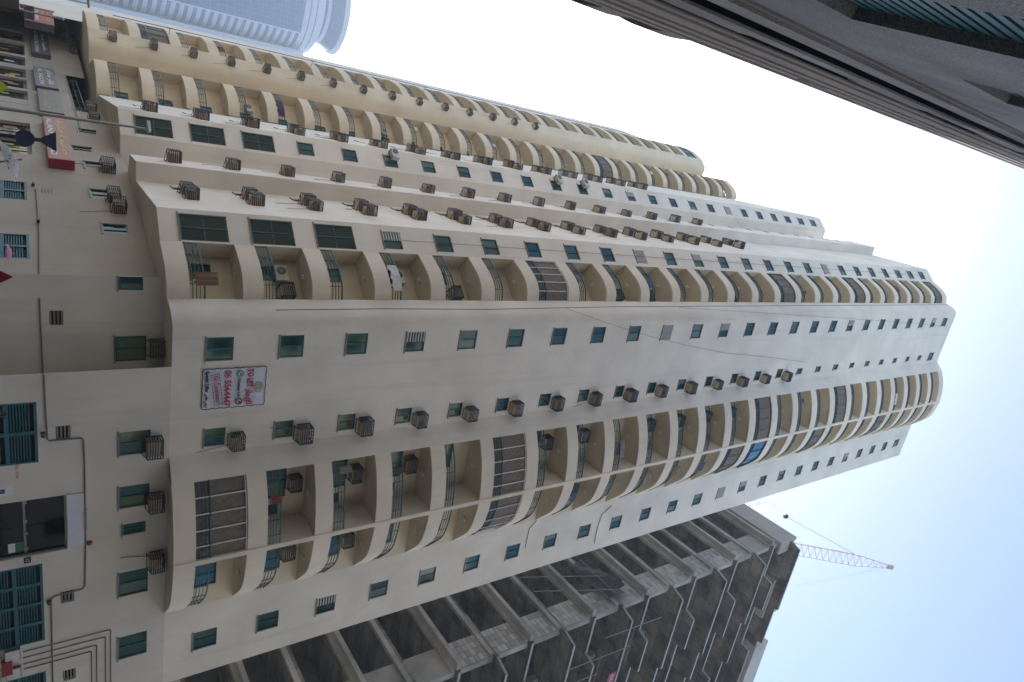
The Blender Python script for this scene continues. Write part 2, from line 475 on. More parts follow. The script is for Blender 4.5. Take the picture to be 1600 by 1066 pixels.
# W4, W5 and the plain faces between
big = lambda i: 'big' if i < 3 else 'top' if i > 21 else 'std'
for F, s, lv in ((FW4, .90, {3: 1, 9: 2, 11: 1, 17: 2}), (FW5, 1.05, {13: 1, 18: 2})):
    hs = column(F, s, big, lv)
    add('wall', wall_mb(MB(), F, ZS, ZROOF, hs).mesh('wall', 'stucco'), tower)
for F, s in ((FAC1, 1.15), (FAC2, FAC2.len - 5.2)):
    hs = column(F, s, 'small', skip=range(15, 25), dz=.1)
    add('wall', wall_mb(MB(), F, ZS, ZROOF, hs, .10).mesh('wall', 'stucco'), tower)
hs = column(FACS, .38, 'bath', dz=.3)
add('wall', wall_mb(MB(), FACS, ZS, ZROOF, hs, .10).mesh('wall', 'stucco'), tower)
for F in (FG1, FG2): add('wall', wall_mb(MB(), F, ZS, ZROOF).mesh('wall', 'stucco'), tower)
mb = MB(); curve_wall(mb, [XY['Kg'], (-9.0, 41.5), XY['K']], ZS, ZROOF); add('wall', mb.mesh('wall', 'stucco'), tower)
# rounded end of the main facade and the coved wall of the far wing
rnd = arc(XY['A5'], FM.pt(.80).xy, AL - R_(78), AL, 12)
add('wall', curve_wall(MB(), rnd, ZS, ZROOF).mesh('wall', 'stucco', smooth=True), tower)
cove = arc((-25.45, 60.77), (-23.7, 61.55), AL - R_(45), AL + R_(12), 10) + [Vector(XY['L0'])]
add('wall', curve_wall(MB(), [XY['LLr'], cove[0]], ZS, ZROOF).mesh('wall', 'stucco_wing'), tower)
add('wall', curve_wall(MB(), cove[:-1], ZS, ZROOF).mesh('wall', 'stucco_wing', smooth=True), tower)
add('wall', curve_wall(MB(), cove[-2:], ZS, ZROOF).mesh('wall', 'stucco_wing'), tower)
# slanted side wall of the round bay
FC = Face(XY['C'], XY['C2'])
add('wall', wall_mb(MB(), FC, ZS, ZROOF).mesh('wall', 'stucco'), tower)

# ---- balconies
RAIL_H = .58
def balcony_meshes(front, back, mats, th=.12, ph=.85, posts=.75):
    front = [V2(p) for p in front]; inner = offset(front, th); b = MB()
    n = len(front)
    for i in range(n - 1):
        a, c, ai, ci = front[i], front[i + 1], inner[i], inner[i + 1]
        b.quad((*a, 0), (*c, 0), (*c, ph), (*a, ph)); b.quad((*ci, 0), (*ai, 0), (*ai, ph), (*ci, ph))
        b.quad((*a, ph), (*c, ph), (*ci, ph), (*ai, ph)); b.quad((*a, 0), (*ai, 0), (*ci, 0), (*c, 0))
    for a, ai in ((front[0], inner[0]), (front[-1], inner[-1])):
        b.quad((*a, 0), (*ai, 0), (*ai, ph), (*a, ph))
    b.mat(1).prism(inner + [V2(p) for p in back][::-1], .006, .17)
    me = b.mesh('balcony', mats)
    r = MB(); mid = offset(front, th * .5)
    for h, w in ((.13, .028), (.27, .028), (.41, .028), (RAIL_H, .055)):
        for a, c in zip(mid, mid[1:]): r.bar((*a, ph + h), (*c, ph + h), w)
    acc = 0
    for a, c in zip(mid, mid[1:]):
        L = (c - a).length; t = posts - acc if acc else 0.02
        while t < L:
            p = a + (c - a) * (t / L); r.bar((*p, ph - .02), (*p, ph + RAIL_H), .028); t += posts
        acc = (L - (t - posts))
    return me, r.mesh('railing', 'rail_teal'), mid
def enclosure_mesh(mid, ph, h, n_posts, panel='brown_mesh', frame='white_paint', fr=.05):
    b = MB()
    ins = offset(mid, .05)
    for a, c in zip(ins, ins[1:]): b.quad((*a, ph), (*c, ph), (*c, ph + h), (*a, ph + h))
    b.mat(1)
    L = [0]
    for a, c in zip(mid, mid[1:]): L.append(L[-1] + (c - a).length)
    for k in range(n_posts + 1):
        t = L[-1] * k / n_posts
        for i in range(len(mid) - 1):
            if L[i] <= t <= L[i + 1] + 1e-6:
                p = mid[i] + (mid[i + 1] - mid[i]) * ((t - L[i]) / max(1e-6, L[i + 1] - L[i])); break
        b.bar((*p, ph), (*p, ph + h), fr)
    for z in (ph + h - .03,):
        for a, c in zip(mid, mid[1:]): b.bar((*a, z), (*c, z), fr * .9)
    return b.mesh('enclosure', [panel, frame])
LAMP = MB().lathe([(.16, -.02), (.17, -.05), (.12, -.10), (.03, -.12)], 12).mesh('ceiling_light', 'bulb')
def stack(front, back, mats, floors, enc=None, lamp=None, rails=True):
    me, rl, mid = balcony_meshes(front, back, mats)
    encm = {}
    for i in floors:
        o = add('balcony', me, tower, (0, 0, Zb[i]))
        if rails: add('railing', rl, o)
        if lamp is not None and i > 0:
            add('ceiling_light', LAMP, o, (lamp[0], lamp[1], 0.006))
        k = (enc or {}).get(i)
        if k:
            gap = Zb[i + 1] - Zb[i] - .86
            kk = (k, round(gap, 1))
            if kk not in encm:
                pn, fm, npst = {'w': ('brown_mesh', 'white_paint', 5), 'b': ('brown_mesh', 'brown_mesh', 4), 'g': ('pane_blue', 'alu_teal', 4), 't': ('alu_teal', 'rail_teal', 5)}[k]
                encm[kk] = enclosure_mesh(mid, .86, gap - .02, npst, pn, fm)
            add('enclosure', encm[kk], o)
    return me, mid
CR = ['stucco_cream', 'soffit']
def inward(P, Q, d):
    F = Face(P, Q); return [tuple(F.pt(0, 0, -d).xy), tuple(F.pt(F.len, 0, -d).xy)]
def back_wall(pts, holes_by_seg=None, mat='stucco_inner'):
    for k, (a, b) in enumerate(zip(pts, pts[1:])):
        F = Face(a, b); add('wall', wall_mb(MB(), F, ZS, ZROOF, (holes_by_seg or {}).get(k, ())).mesh('wall', mat), tower)
# A: the corner stack left of the main facade
fA = spline([XY[k] for k in ('G', 'A1', 'A2', 'A3', 'A4', 'A5')], 3)
bA = [XY['G']] + inward(XY['G'], XY['A5'], 1.15) + [XY['A5']]
stack(fA, bA, CR, range(NF), {6: 'w', 14: 'b', 18: 'b', 24: 'b'}, lamp=(-3.4, 30.4))
FAb = Face(bA[1], bA[2])
hA = column(FAb, .75, 'small', dz=-.1)
back_wall(bA, {1: hA})
# B: the round bay with two openings
fB1 = spline([XY[k] for k in ('C2', 'B1', 'B2', 'B3', 'B4')], 4)
fB2 = spline([XY[k] for k in ('B4', 'B5', 'B6', 'B7')], 5)
p4 = V2(XY['B4']); p4b = FM.P + FM.d * (p4 - FM.P).dot(FM.d)
c0 = FM.P + FM.d * (V2(XY['C2']) - FM.P).dot(FM.d)
off_ = FM.n * -.12
bB1 = [XY['C2'], tuple(c0 + off_), tuple(p4b + off_), XY['B4']]
bB2 = [XY['B4'], tuple(p4b + off_), XY['B7']]
stack(fB1, bB1, CR, range(NF), {0: 'w', 5: 'w', 13: 'b', 17: 'b'}, lamp=(6.9, 30.8))
stack(fB2, [bB2[0], bB2[1], tuple(V2(XY['B7']) - FM.n * .3)], CR, range(NF), {5: 'w', 12: 'b', 13: 'g', 16: 'b', 20: 'b'}, lamp=(10.2, 31.9))
FB1 = Face(bB1[1], bB1[2]); FB2 = Face(bB2[1], bB2[2])
hB1 = column(FB1, 1.32, 'wide', dz=-.30) + column(FB1, 2.75, 'bath', dz=-.2)
hB2 = column(FB2, 2.2, 'bayblue', dz=-.25)
back_wall(bB1, {1: hB1}); back_wall(bB2[1:], {0: hB2})
# the pier between the two openings of the bay and its dividing wall
dv = (p4b - p4).normalized(); tn = Vector((-dv.y, dv.x)) * .11
pier = [p4 - dv * .03 - tn, p4 - dv * .03 + tn, p4b + off_ + tn, p4b + off_ - tn]
add('pier', MB().prism([tuple(q) for q in pier], ZS, ZROOF).mesh('pier', 'stucco_cream'), tower)
# L: the far wing's stack, and LL at its far edge
fL = spline([XY[k] for k in ('L0', 'L1', 'L2', 'L3', 'L4')] + [(-19.3, 55.55)], 3)
bL = [XY['L0']] + inward(XY['L0'], (-18.9, 55.5), 1.1) + [(-19.1, 55.7)]
stack(fL, bL, ['stucco_wing', 'soffit'], range(NF), {16: 'b'}, lamp=(-20.5, 57.0))
FLb = Face(bL[1], bL[2]); back_wall(bL, {1: column(FLb, 2.2, 'small')}, 'stucco_wing')
fLL = spline([(-29.7, 65.6), (-29.1, 64.2), XY['LLs'], XY['LL1'], XY['LLr']], 3)
bLL = [(-29.7, 65.6)] + inward((-29.7, 65.6), XY['LLr'], .9) + [XY['LLr']]
stack(fLL, bLL, ['stucco_wing', 'soffit'], range(NF), {1: 'b', 24: 't'})
back_wall(bLL, None, 'stucco_wing')
# crown bands above the last balconies, roof cap, soffit and the far sides of the tower
back = [V2(XY['R']) - FM.n * 24, Vector((-24, 84)), Vector((-36, 78))]
for f, m in ((fA, 'stucco_cream'), (fB1 + fB2[1:], 'stucco_cream'), (fL, 'stucco_wing'), (fLL, 'stucco_wing')):
    mb = MB(); curve_wall(mb, f, Zb[NF], ZROOF); add('crown_band', mb.mesh('crown_band', m), tower)
    inn = offset(f, 1.0)
    mb = MB()
    for k in range(len(f) - 1): mb.quad((*f[k], ZROOF), (*f[k + 1], ZROOF), (*inn[k + 1], ZROOF), (*inn[k], ZROOF))
    add('roof_edge', mb.mesh('roof_edge', m, fix=False), tower)
    mb = MB()
    for k in range(len(f) - 1): mb.quad((*f[k], Zb[NF] + .01), (*inn[k], Zb[NF] + .01), (*inn[k + 1], Zb[NF] + .01), (*f[k + 1], Zb[NF] + .01))
    add('top_ceiling', mb.mesh('top_ceiling', m, fix=False), tower)
outline = bLL[1:3] + [XY['LLr']] + [tuple(p) for p in cove] + bL[1:3] + [XY[k] for k in ('P', 'O', 'N', 'Kg')] + [(-9.0, 41.5)] + [XY[k] for k in ('K', 'J', 'I', 'H', 'G')] + bA[1:3] \
    + [tuple(p) for p in rnd] + [XY['C']] + [tuple(c0 + off_), tuple(p4b + off_), XY['B7'], XY['R']] + [tuple(q) for q in back]
b_ = MB(); b_.quad(*[(p[0], p[1], ZROOF - .02) for p in outline]); add('roof', b_.mesh('roof', 'stucco', fix=False), tower)
b_ = MB(); b_.quad(*[(p[0], p[1], ZS + .002) for p in outline][::-1]); add('soffit', b_.mesh('soffit', 'soffit', fix=False), tower)
bk = [XY['R']] + [tuple(q) for q in back] + [bLL[1]]
add('wall', curve_wall(MB(), bk, 0, ZROOF).mesh('wall', 'stucco'), tower)
for px, w in ((FM.pt(.1, ZROOF), .1),):
    pass

# ---- the podium under the tower
D_s = 2.26
FP = Face(FM.pt(D_s).xy, FM.pt(24).xy)          # flush street wall of the podium
def ps(px, py):
    s, z = FM.pick(px, py); return s - D_s, z
def opening(sL, sR, zb, zt): return (sL - D_s, sR - D_s, zb, zt)
pod_open = [opening(3.37, 5.86, .15, 2.71), opening(7.44, 9.95, .15, 3.53), opening(10.4, 14.18, .15, 2.70), opening(15.8, 19.0, .15, 2.68)]
for s_, k in ((5.49, 'podlit'), (7.97, 'podlit'), (9.53, 'narrow'), (12.28, 'pod'), (15.7, 'pod'), (19.3, 'pod')):
    z_ = 5.86
    pod_open.append(hole(FP, s_ - D_s, z_, k)); window(FP, s_ - D_s, z_, k)
for s_ in (4.72, 12.26, 16.35):
    pod_open.append((s_ - D_s - .28, s_ - D_s + .28, 3.26, 3.72))
sB7 = s_b1 - D_s
mb = MB(); wall_mb(mb, FP, 0, ZS, pod_open, depth=.22); add('wall', mb.mesh('wall', 'podium_wall'), tower)
# recessed and chamfered part of the podium on the left
PD = [tuple(FM.pt(D_s).xy), (.55, 30.75), (-2.35, 30.05), (-9.75, 39.7), (-14.1, 47.3), (-22.5, 61.8), (-29.5, 71.6), (-42, 92)]
FRC = Face(PD[2], PD[1]); FCH = Face(PD[3], PD[2]); FCH2 = Face(PD[4], PD[3]); FSH = Face(PD[5], PD[4]); FSH2 = Face(PD[6], PD[5]); FSH3 = Face(PD[7], PD[6])
add('wall', wall_mb(MB(), Face(PD[1], PD[0]), 0, ZS).mesh('wall', 'podium_wall'), tower)
def pod_win(F, px, py, key, holes):
    s, z = F.pick(px, py); holes.append(hole(F, s, z, key)); window(F, s, z, key); return s, z
hs = []
pod_win(FRC, 205, 545, 'podlit', hs); pod_win(FRC, 205, 443, 'narrow', hs)
s, z = FRC.pick(88, 497); VENT_RC = (s, z); hs.append((s - .28, s + .28, z - .22, z + .22))
add('wall', wall_mb(MB(), FRC, 0, ZS, hs).mesh('wall', 'podium_wall'), tower)
hs = []
for q in ((180, 358), (160, 303), (150, 259)): pod_win(FCH, *q, 'dark', hs)
s, z = FCH.pick(24, 384); CH_D1 = s; hs.append((s - 1.0, s + 1.0, .15, 2.7))
s, z = FCH.pick(24, 297); CH_D2 = s; hs.append((s - .95, s + .95, .15, 2.7))
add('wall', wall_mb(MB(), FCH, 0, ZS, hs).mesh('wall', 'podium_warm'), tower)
hs = []
pod_win(FCH2, 137, 205, 'dark', hs); pod_win(FCH2, 128, 232, 'dark', hs); pod_win(FCH2, 128, 172, 'dark', hs)
def shop(F, s0, s1, zt, holes): holes.append((s0, s1, .15, zt))
SH2 = [(.5, 3.6, 3.0), (4.2, 7.6, 3.0)]
for a in SH2: shop(FCH2, *a, hs)
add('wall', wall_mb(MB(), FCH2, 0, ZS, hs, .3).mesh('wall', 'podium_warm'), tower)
# shops further along: ground storey, terrace above with a railing, wall set back
hs = []; SH = [(.6, 3.8, 3.0), (4.4, 7.6, 3.0), (8.4, 11.6, 3.0), (12.4, 15.8, 3.0)]
for a in SH: shop(FSH, *a, hs)
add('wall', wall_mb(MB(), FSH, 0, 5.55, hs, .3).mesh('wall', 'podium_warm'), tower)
FSHb = Face(FSH.pt(0, 0, -2.6).xy, FSH.pt(FSH.len, 0, -2.6).xy)
add('wall', wall_mb(MB(), FSHb, 5.4, ZS).mesh('wall', 'stucco_wing'), tower)
t_ = MB().prism([FSH.pt(0).xy, FSH.pt(FSH.len).xy, FSHb.Q, FSHb.P], 5.40, 5.54); add('terrace', t_.mesh('terrace', 'soffit'), tower)
r_ = MB()
for zz in (.3, .6): r_.bar(FSH.pt(1, 5.55 + zz, -.1), FSH.pt(FSH.len - .2, 5.55 + zz, -.1), .02 if zz < .6 else .04)
for k in range(9): r_.bar(FSH.pt(1 + k * 1.9, 5.5, -.1), FSH.pt(1 + k * 1.9, 6.17, -.1), .03)
add('railing', r_.mesh('railing', 'rail_teal'), tower)
hs = []; SH3 = [(.8, 4.2, 3.0), (5.0, 8.4, 3.0), (9.0, 11.4, 3.0)]
for a in SH3: shop(FSH2, *a, hs)
add('wall', wall_mb(MB(), FSH2, 0, ZS - .3, hs, .3).mesh('wall', 'podium_warm'), tower)
add('wall', wall_mb(MB(), FSH3, 0, 4.9).mesh('wall', 'podium_warm'), tower)
# shop fronts: dark glass with mullions
for F, L in ((FCH2, SH2), (FSH, SH), (FSH2, SH3)):
    for a, b, zt in L:
        w = b - a; o = add('shop_window', MB().box(-w / 2, w / 2, .20, .26, 0, .3).box(-w / 2, w / 2, .20, .26, zt - .35, zt - .25).box(-.03, .03, .19, .26, .3, zt - .35).box(-w / 2, -w / 2 + .06, .19, .26, .3, zt - .35).box(w / 2 - .06, w / 2, .19, .26, .3, zt - .35).mesh('shop_window', 'dark_metal'), tower, F.pt((a + b) / 2, .15), F.rz)
        for sgn in (-1, 1): add('pane', MB().box(-w / 4 + .05, w / 4 - .05, .22, .24, .3, zt - .35).mesh('pane', 'pane_dark'), o, (sgn * w / 4, 0, 0))
        for q_ in range(2):
            pw_ = random.uniform(.25, .5); px_ = random.uniform(-w / 2 + .4, w / 2 - .4); pz_ = random.uniform(1.5, 2.2)
            add('poster', MB().box(-pw_ / 2, pw_ / 2, .196, .214, -.3, .3).mesh('poster', random.choice(['letter_yellow', 'banner_green', 'pane_lit', 'cloth_white', 'sign_pink'])), o, (px_, 0, pz_))
        add('transom', MB().box(-w / 2, w / 2, .22, .25, zt - .25, zt - .15).mesh('transom', 'sign_grey'), o)

# ---- louvred metal doors, vents, the glazed entrance
LSLAT = MB().hexa([(-.5, .02, -.03), (.5, .02, -.03), (.5, .06, -.045), (-.5, .06, -.045)], [(-.5, .02, .005), (.5, .02, .005), (.5, .06, .0), (-.5, .06, .0)]).mesh('slat', 'door_teal')
def louvre_door(F, sL, sR, zb, zt, leaves, pitch=.088):
    w = sR - sL; h = zt - zb
    o = add('door', None or MB().box(-w / 2, w / 2, .10, .14, 0, h).mesh('door', 'dark_gap'), tower, F.pt((sL + sR) / 2, zb), F.rz)
    fr = MB(); fr.box(-w / 2, w / 2, -.01, .09, h - .09, h).box(-w / 2, w / 2, -.005, .085, 0, .1)
    lw = w / leaves
    for k in range(leaves + 1):
        x = -w / 2 + lw * k; a, b = max(-w / 2, x - .07), min(w / 2, x + .07)
        fr.box(a, b, 0, .08, .1, h - .09)
    fr.box(-w / 2, w / 2, .004, .076, h * .62, h * .62 + .14)
    add('door_frame', fr.mesh('door_frame', 'door_teal'), o)
    n = int((h - .2) / pitch)
    for k in range(leaves):
        for j in range(n):
            z = .13 + j * pitch
            if h * .6 < z < h * .62 + .17: continue
            c = add('slat', LSLAT, o, (-w / 2 + lw * (k + .5), .01, z)); c.scale = (lw - .13, 1, 1)
    return o
louvre_door(FP, 3.37 - D_s, 5.86 - D_s, .15, 2.71, 2)
louvre_door(FP, 10.4 - D_s, 14.18 - D_s, .15, 2.70, 4)
louvre_door(FP, 15.8 - D_s, 19.0 - D_s, .15, 2.68, 3)
louvre_door(FCH, CH_D1 - 1.0, CH_D1 + 1.0, .15, 2.7, 2)
louvre_door(FCH, CH_D2 - .95, CH_D2 + .95, .15, 2.7, 2)
VS = MB().box(-.27, .27, .0, .10, -.03, .03).mesh('slat', 'alu_grey')
def vent(F, s, z):
    o = add('vent', MB().box(-.28, .28, .15, .17, -.23, .23).mesh('vent', 'dark_gap'), tower, F.pt(s, z), F.rz)
    for k in range(4): add('slat', VS, o, (0, .0, -.18 + k * .12))
for s_ in (4.72, 12.26, 16.35): vent(FP, s_ - D_s, 3.49)
vent(FRC, *VENT_RC)
s_, z_ = FCH.pick(73, 299); vent(FCH, s_, z_)
ent = add('entrance', MB().box(-1.25, 1.25, .17, .20, 2.02, 2.08).box(-1.25, -1.20, .1, .2, 0, 3.38).box(1.20, 1.25, .1, .2, 0, 3.38).box(-1.2, 1.2, .1, .2, 3.32, 3.38).mesh('entrance', 'galv'), tower, FP.pt((7.44 + 9.95) / 2 - D_s, .15), FP.rz)
for a, b in ((-1.19, -.01), (.01, 1.19)):
    add('pane', MB().box(a, b, .18, .195, .02, 2.01).mesh('pane', 'pane_dark'), ent)
    add('pane', MB().box(a, b, .18, .195, 2.09, 3.31).mesh('pane', 'pane_dark'), ent)
for x in (-1.1, -.25, .3, 1.0): add('hinge_plate', MB().box(x - .07, x + .07, .13, .17, 2.0, 2.14).mesh('hinge_plate', 'galv'), ent)
add('lintel_panel', MB().box(-1.25, 1.22, -.03, -.004, 3.40, 4.0).mesh('lintel_panel', 'banner_white'), ent)
add('tube_lamp', MB().box(-.5, .5, -.09, -.035, 3.98, 4.04).mesh('tube_lamp', 'alu_grey'), ent)
po = add('notice', MB().box(-.22, .22, .15, .165, -.25, .25).mesh('notice', 'poster_green'), ent, (.86, 0, 1.75))
add('notice_text', MB().box(-.2, .2, .142, .149, -.23, -.02).mesh('notice_text', 'letter_white'), po)

# ------------------------------------------------------------------ caged window air conditioners, each a thing of its own
def ac_meshes(w=.74, h=.54, d=.56, body='ac_tan'):
    b = MB()
    b.box(-w * .43, w * .43, -d * .74, .05, -h * .50, h * .30)
    for k in range(5): b.mat(1).box(-w * .36, w * .36, -d * .74 - .012, -d * .74 - .004, -h * .32 + k * .09, -h * .27 + k * .09)
    bm = b.mesh('casing', [body, 'alu_grey'])
    c = MB(); x, y = w / 2, -d
    for k in range(7):
        z = -h / 2 + h * k / 6
        c.bar((-x, 0, z), (-x, y, z), .036, .03).bar((-x, y, z), (x, y, z), .036, .03).bar((x, y, z), (x, 0, z), .036, .03)
    for px, py in ((-x, y), (x, y), (-x, -.01), (x, -.01)): c.bar((px, py, -h / 2), (px, py, h / 2), .04)
    for k in range(5): c.bar((-x + 2 * x * (k + .5) / 5, y, h / 2), (-x + 2 * x * (k + .5) / 5, 0, h / 2), .03)
    return bm, c.mesh('cage', 'cage_steel')
AC_T = ac_meshes(); AC_W = ac_meshes(body='ac_white')
BRACKET = MB().bar((-.34, 0, -.40), (-.34, -.5, -.285), .025).bar((.34, 0, -.40), (.34, -.5, -.285), .025).bar((-.35, -.03, -.39), (.35, -.03, -.39), .03).mesh('bracket', 'cage_steel')
HOSES = [MB().tube([(sx * .2, -.05, -.2), (sx * .26, -.06, -.5), (sx * (.30 + .05 * q), -.03, -.85 - .2 * q), (sx * (.28 + .1 * q), -.02, -1.1 - .3 * q)], .013, 5).mesh('drain_hose', 'conduit_grey') for q, sx in enumerate((1, -1, 1))]
def caged_ac(F, s, z, label, group, tan=True, sc=1.0):
    o = empty('caged_air_conditioner', F.pt(s, z), F.rz)
    bm, cm = AC_T if tan else AC_W
    o.scale = (sc * random.uniform(.90, 1.10), random.uniform(.85, 1.10), sc * random.uniform(.90, 1.10))
    add('casing', bm, o, (random.uniform(-.03, .03), 0, 0)); add('cage', cm, o); add('bracket', BRACKET, o)
    if random.random() < .55: add('drain_hose', HOSES[random.randrange(3)], o)
    return tag(o, label, 'air conditioner', group)
def ac_col(F, s, dz, rng, what, group, tan=lambda i: True, sc=1.0):
    for i in rng:
        caged_ac(F, s, Zc[i] + dz, f'caged air conditioner {what}, {ORD[i]} floor', group, tan(i), sc)
ac_col(FM, 5.85, .86, range(15), 'over a small window on the main facade', 'air conditioners on the main facade')
ac_col(FAC1, 2.35, .12, range(15), 'of the pair beyond the corner balconies, farther one', 'paired air conditioners beside the corner balconies')
ac_col(FAC1, 3.6, .12, range(15), 'of the pair beyond the corner balconies, nearer one', 'paired air conditioners beside the corner balconies')
ac_col(FACS, 1.0, .15, range(15), 'in the single column on the narrow recessed wall', 'single air conditioners on the recessed wall', lambda i: i % 5 != 3)
ac_col(FAC2, FAC2.len - 1.15, .1, range(15), 'of the pair beside the yellow balconies, nearer one', 'paired air conditioners beside the far balconies', lambda i: i != 11)
ac_col(FAC2, FAC2.len - 2.55, .1, range(15), 'of the pair beside the yellow balconies, farther one', 'paired air conditioners beside the far balconies', lambda i: i not in (3, 11))
FCV = Face(XY['LLr'], cove[0])
ac_col(FCV, .72, -.1, range(15), 'on the pale strip beside the outermost balconies', 'air conditioners on the far wing', lambda i: i < 13, .85)
ac_col(FB1, 1.3, .68, [i for i in range(1, 13) if i not in (5, 4, 8)], 'inside the left opening of the round bay', 'air conditioners inside the round bay')
ac_col(FB2, 1.75, .62, (1, 2, 7, 9), 'inside the right opening of the round bay', 'air conditioners inside the round bay')
ac_col(FAb, 1.9, .45, (1, 4, 8, 9, 12), 'inside a corner balcony beside the main facade', 'air conditioners inside the corner balconies')
ac_col(FLb, 2.9, .1, (1, 3, 5, 7), 'inside a yellow balcony of the far wing', 'air conditioners inside the far balconies')
# podium air conditioners
for F, px, py, lab in ((FM, 240, 695, 'by the lit window left of the glazed entrance'), (FM, 243, 780, 'above the glazed entrance under the round bay'),
                       (FM, 244, 872, 'right of the entrance under the round bay'), (FRC, 245, 542, 'under the overhang beside the podium window'),
                       (FCH, 178, 312, 'upper one of two on the dark chamfered podium wall'), (FCH, 187, 329, 'lower right of two on the dark chamfered podium wall'),
                       (FCH, 169, 266, 'at the far end of the chamfered podium wall'), (FCH2, 143, 173, 'over the shops beside the lamp post, left one'),
                       (FCH2, 148, 189, 'over the shops beside the lamp post, right one'), (FSH2, 97, 50, 'over the red shop sign at the street end'),
                       (FSH2, 108, 66, 'under the far wing above the grey shop sign'), (FSH2, 116, 83, 'under the far wing nearest the terrace railing')):
    s, z = F.pick(px, py); caged_ac(F, s, z, 'caged air conditioner ' + lab, 'air conditioners on the podium')
# split condensers with a round fan
def condenser(F, s, z, label, out=.35):
    o = empty('split_condenser', F.pt(s, z), F.rz)
    add('casing', MB().box(-.40, .40, -out, -.06, -.28, .28).mesh('casing', 'ac_white'), o)
    f = MB()
    n = 20
    ring = [(math.cos(2 * math.pi * k / n), math.sin(2 * math.pi * k / n)) for k in range(n)]
    f.quad(*[(-.1 + .21 * c, -out - .008, .21 * s_) for c, s_ in ring])
    f.mat(1).quad(*[(-.1 + .05 * c, -out - .016, .05 * s_) for c, s_ in ring])
    for r in (.08, .13, .18, .22):
        for k in range(n): f.bar((-.1 + r * ring[k][0], -out - .013, r * ring[k][1]), (-.1 + r * ring[(k + 1) % n][0], -out - .013, r * ring[(k + 1) % n][1]), .008)
    add('fan_grille', f.mesh('fan_grille', ['fan_black', 'ac_white'], fix=False), o)
    add('bracket', MB().bar((-.3, 0, -.32), (-.3, -out, -.30), .03).bar((.3, 0, -.32), (.3, -out, -.30), .03).bar((-.32, -.05, -.32), (.32, -.05, -.32), .04).mesh('bracket', 'cage_steel'), o)
    return tag(o, label, 'air conditioner', 'split condensers with round fans')
for i in (1, 3, 7): condenser(FAb, .9, Zc[i] + .35, f'white condenser with round fan inside the {ORD[i]} corner balcony')
for i in (5, 10, 11): condenser(FW5, .55, Zc[i] + .3, f'white condenser hung in front of the {ORD[i]} window of the recessed bay', .45)
for i in (3, 7): condenser(FLb, 1.4, Zc[i] + .3, f'small white condenser inside the {ORD[i]} yellow balcony of the far wing')

# ------------------------------------------------------------------ cables and conduits
def wall_line(F, pts, r, name, label, cat, mat, out=.03, parent=None, n=5):
    P = []
    for k, (s, z) in enumerate(pts): P.append(F.pt(s, z, out))
    o = add(name, MB().tube(P, r, n).mesh(name, mat), parent)
    return tag(o, label, cat)
def sag(F, px, **kw):
    return [F.pick(*p) for p in px]
wall_line(FM, sag(FM, [(430, 484), (600, 482), (760, 483), (960, 479), (1150, 478), (1330, 477), (1480, 476)]), .018, 'cable', 'black cable running up the rounded edge of the main facade', 'cable', 'cable_black', .06)
wall_line(FM, sag(FM, [(885, 482), (950, 505), (1010, 524), (1070, 539), (1130, 551), (1200, 558), (1260, 566)]), .009, 'cable', 'thin cable sagging across the main facade between window columns', 'cable', 'cable_black', .05)
wall_line(FM, sag(FM, [(1060, 480), (1180, 488), (1300, 496), (1420, 504), (1480, 510)]), .009, 'cable', 'thin cable along the top floors of the main facade', 'cable', 'cable_black', .05)
wall_line(FM, sag(FM, [(955, 790), (940, 803), (932, 826), (928, 848)]), .022, 'cable', 'black cable hanging below the round bay beside the seventh window', 'cable', 'cable_black', .06)
wall_line(FM, sag(FM, [(838, 812), (826, 826), (820, 855)]), .022, 'cable', 'loose black cable under the round bay near the sixth window', 'cable', 'cable_black', .06)
wall_line(FW4, [(.9, z) for z in (18.5, 30, 45, 60, 75, 84)], .010, 'cable', 'dark cable strung through the window column beside the corner balconies', 'cable', 'cable_black', .06)
wall_line(FM, [(2.3, 2.96), (3.97, 2.98), (4.93, 3.0), (5.0, 3.05), (5.02, 4.05), (5.1, 4.12), (6.04, 4.15), (7.4, 4.15), (9.9, 4.14), (11.9, 4.1), (12.02, 4.0), (12.08, 3.05), (12.2, 2.95), (14, 2.93), (19, 2.9)], .03, 'conduit', 'grey conduit stepping along the podium wall over the doors', 'pipe', 'conduit_grey', .035)
wall_line(FRC, [(0.03, 2.93), (FRC.len - .03, 2.95)], .03, 'conduit', 'grey conduit on the recessed podium wall under the overhang', 'pipe', 'conduit_grey', .035)
wall_line(FCH, [FCH.pick(56, 297), FCH.pick(61, 360), (FCH.len - .05, 2.93)], .03, 'conduit', 'grey conduit on the dark chamfered podium wall', 'pipe', 'conduit_grey', .035)
for k, (sx, zt) in enumerate(((14.49, 5.01), (14.8, 4.82), (15.12, 4.49), (15.39, 4.3))):
    wall_line(FM, [(sx, 1.95), (sx, zt - .02), (sx + .02, zt), (20, zt)], .022, 'conduit', f'{["outermost", "second", "third", "innermost"][k]} of four angled cable pipes above the meter boxes', 'pipe', 'conduit_grey', .03)
for s_, l in ((14.45, 'grey meter box at the foot of the angled pipes, left one'), (15.37, 'grey meter box at the foot of the angled pipes, right one')):
    o = empty('meter_box', FM.pt(s_, 1.62), FM.rz); tag(o, l, 'box', 'meter boxes')
    add('case', MB().box(-.26, .26, -.16, -.004, -.25, .25).mesh('case', 'conduit_grey'), o)
    add('lid', MB().box(-.24, .24, -.175, -.162, -.23, .23).mesh('lid', 'louvre_white'), o)
o = empty('hose_cabinet', FM.pt(15.0, 1.25), FM.rz); tag(o, 'red fire hose cabinet on the podium wall below the meter boxes', 'cabinet')
add('case', MB().box(-.35, .35, -.2, -.004, -.4, .35).mesh('case', 'red_paint'), o); add('door', MB().box(-.31, .31, -.215, -.202, -.36, .31).mesh('door', 'sign_red'), o)
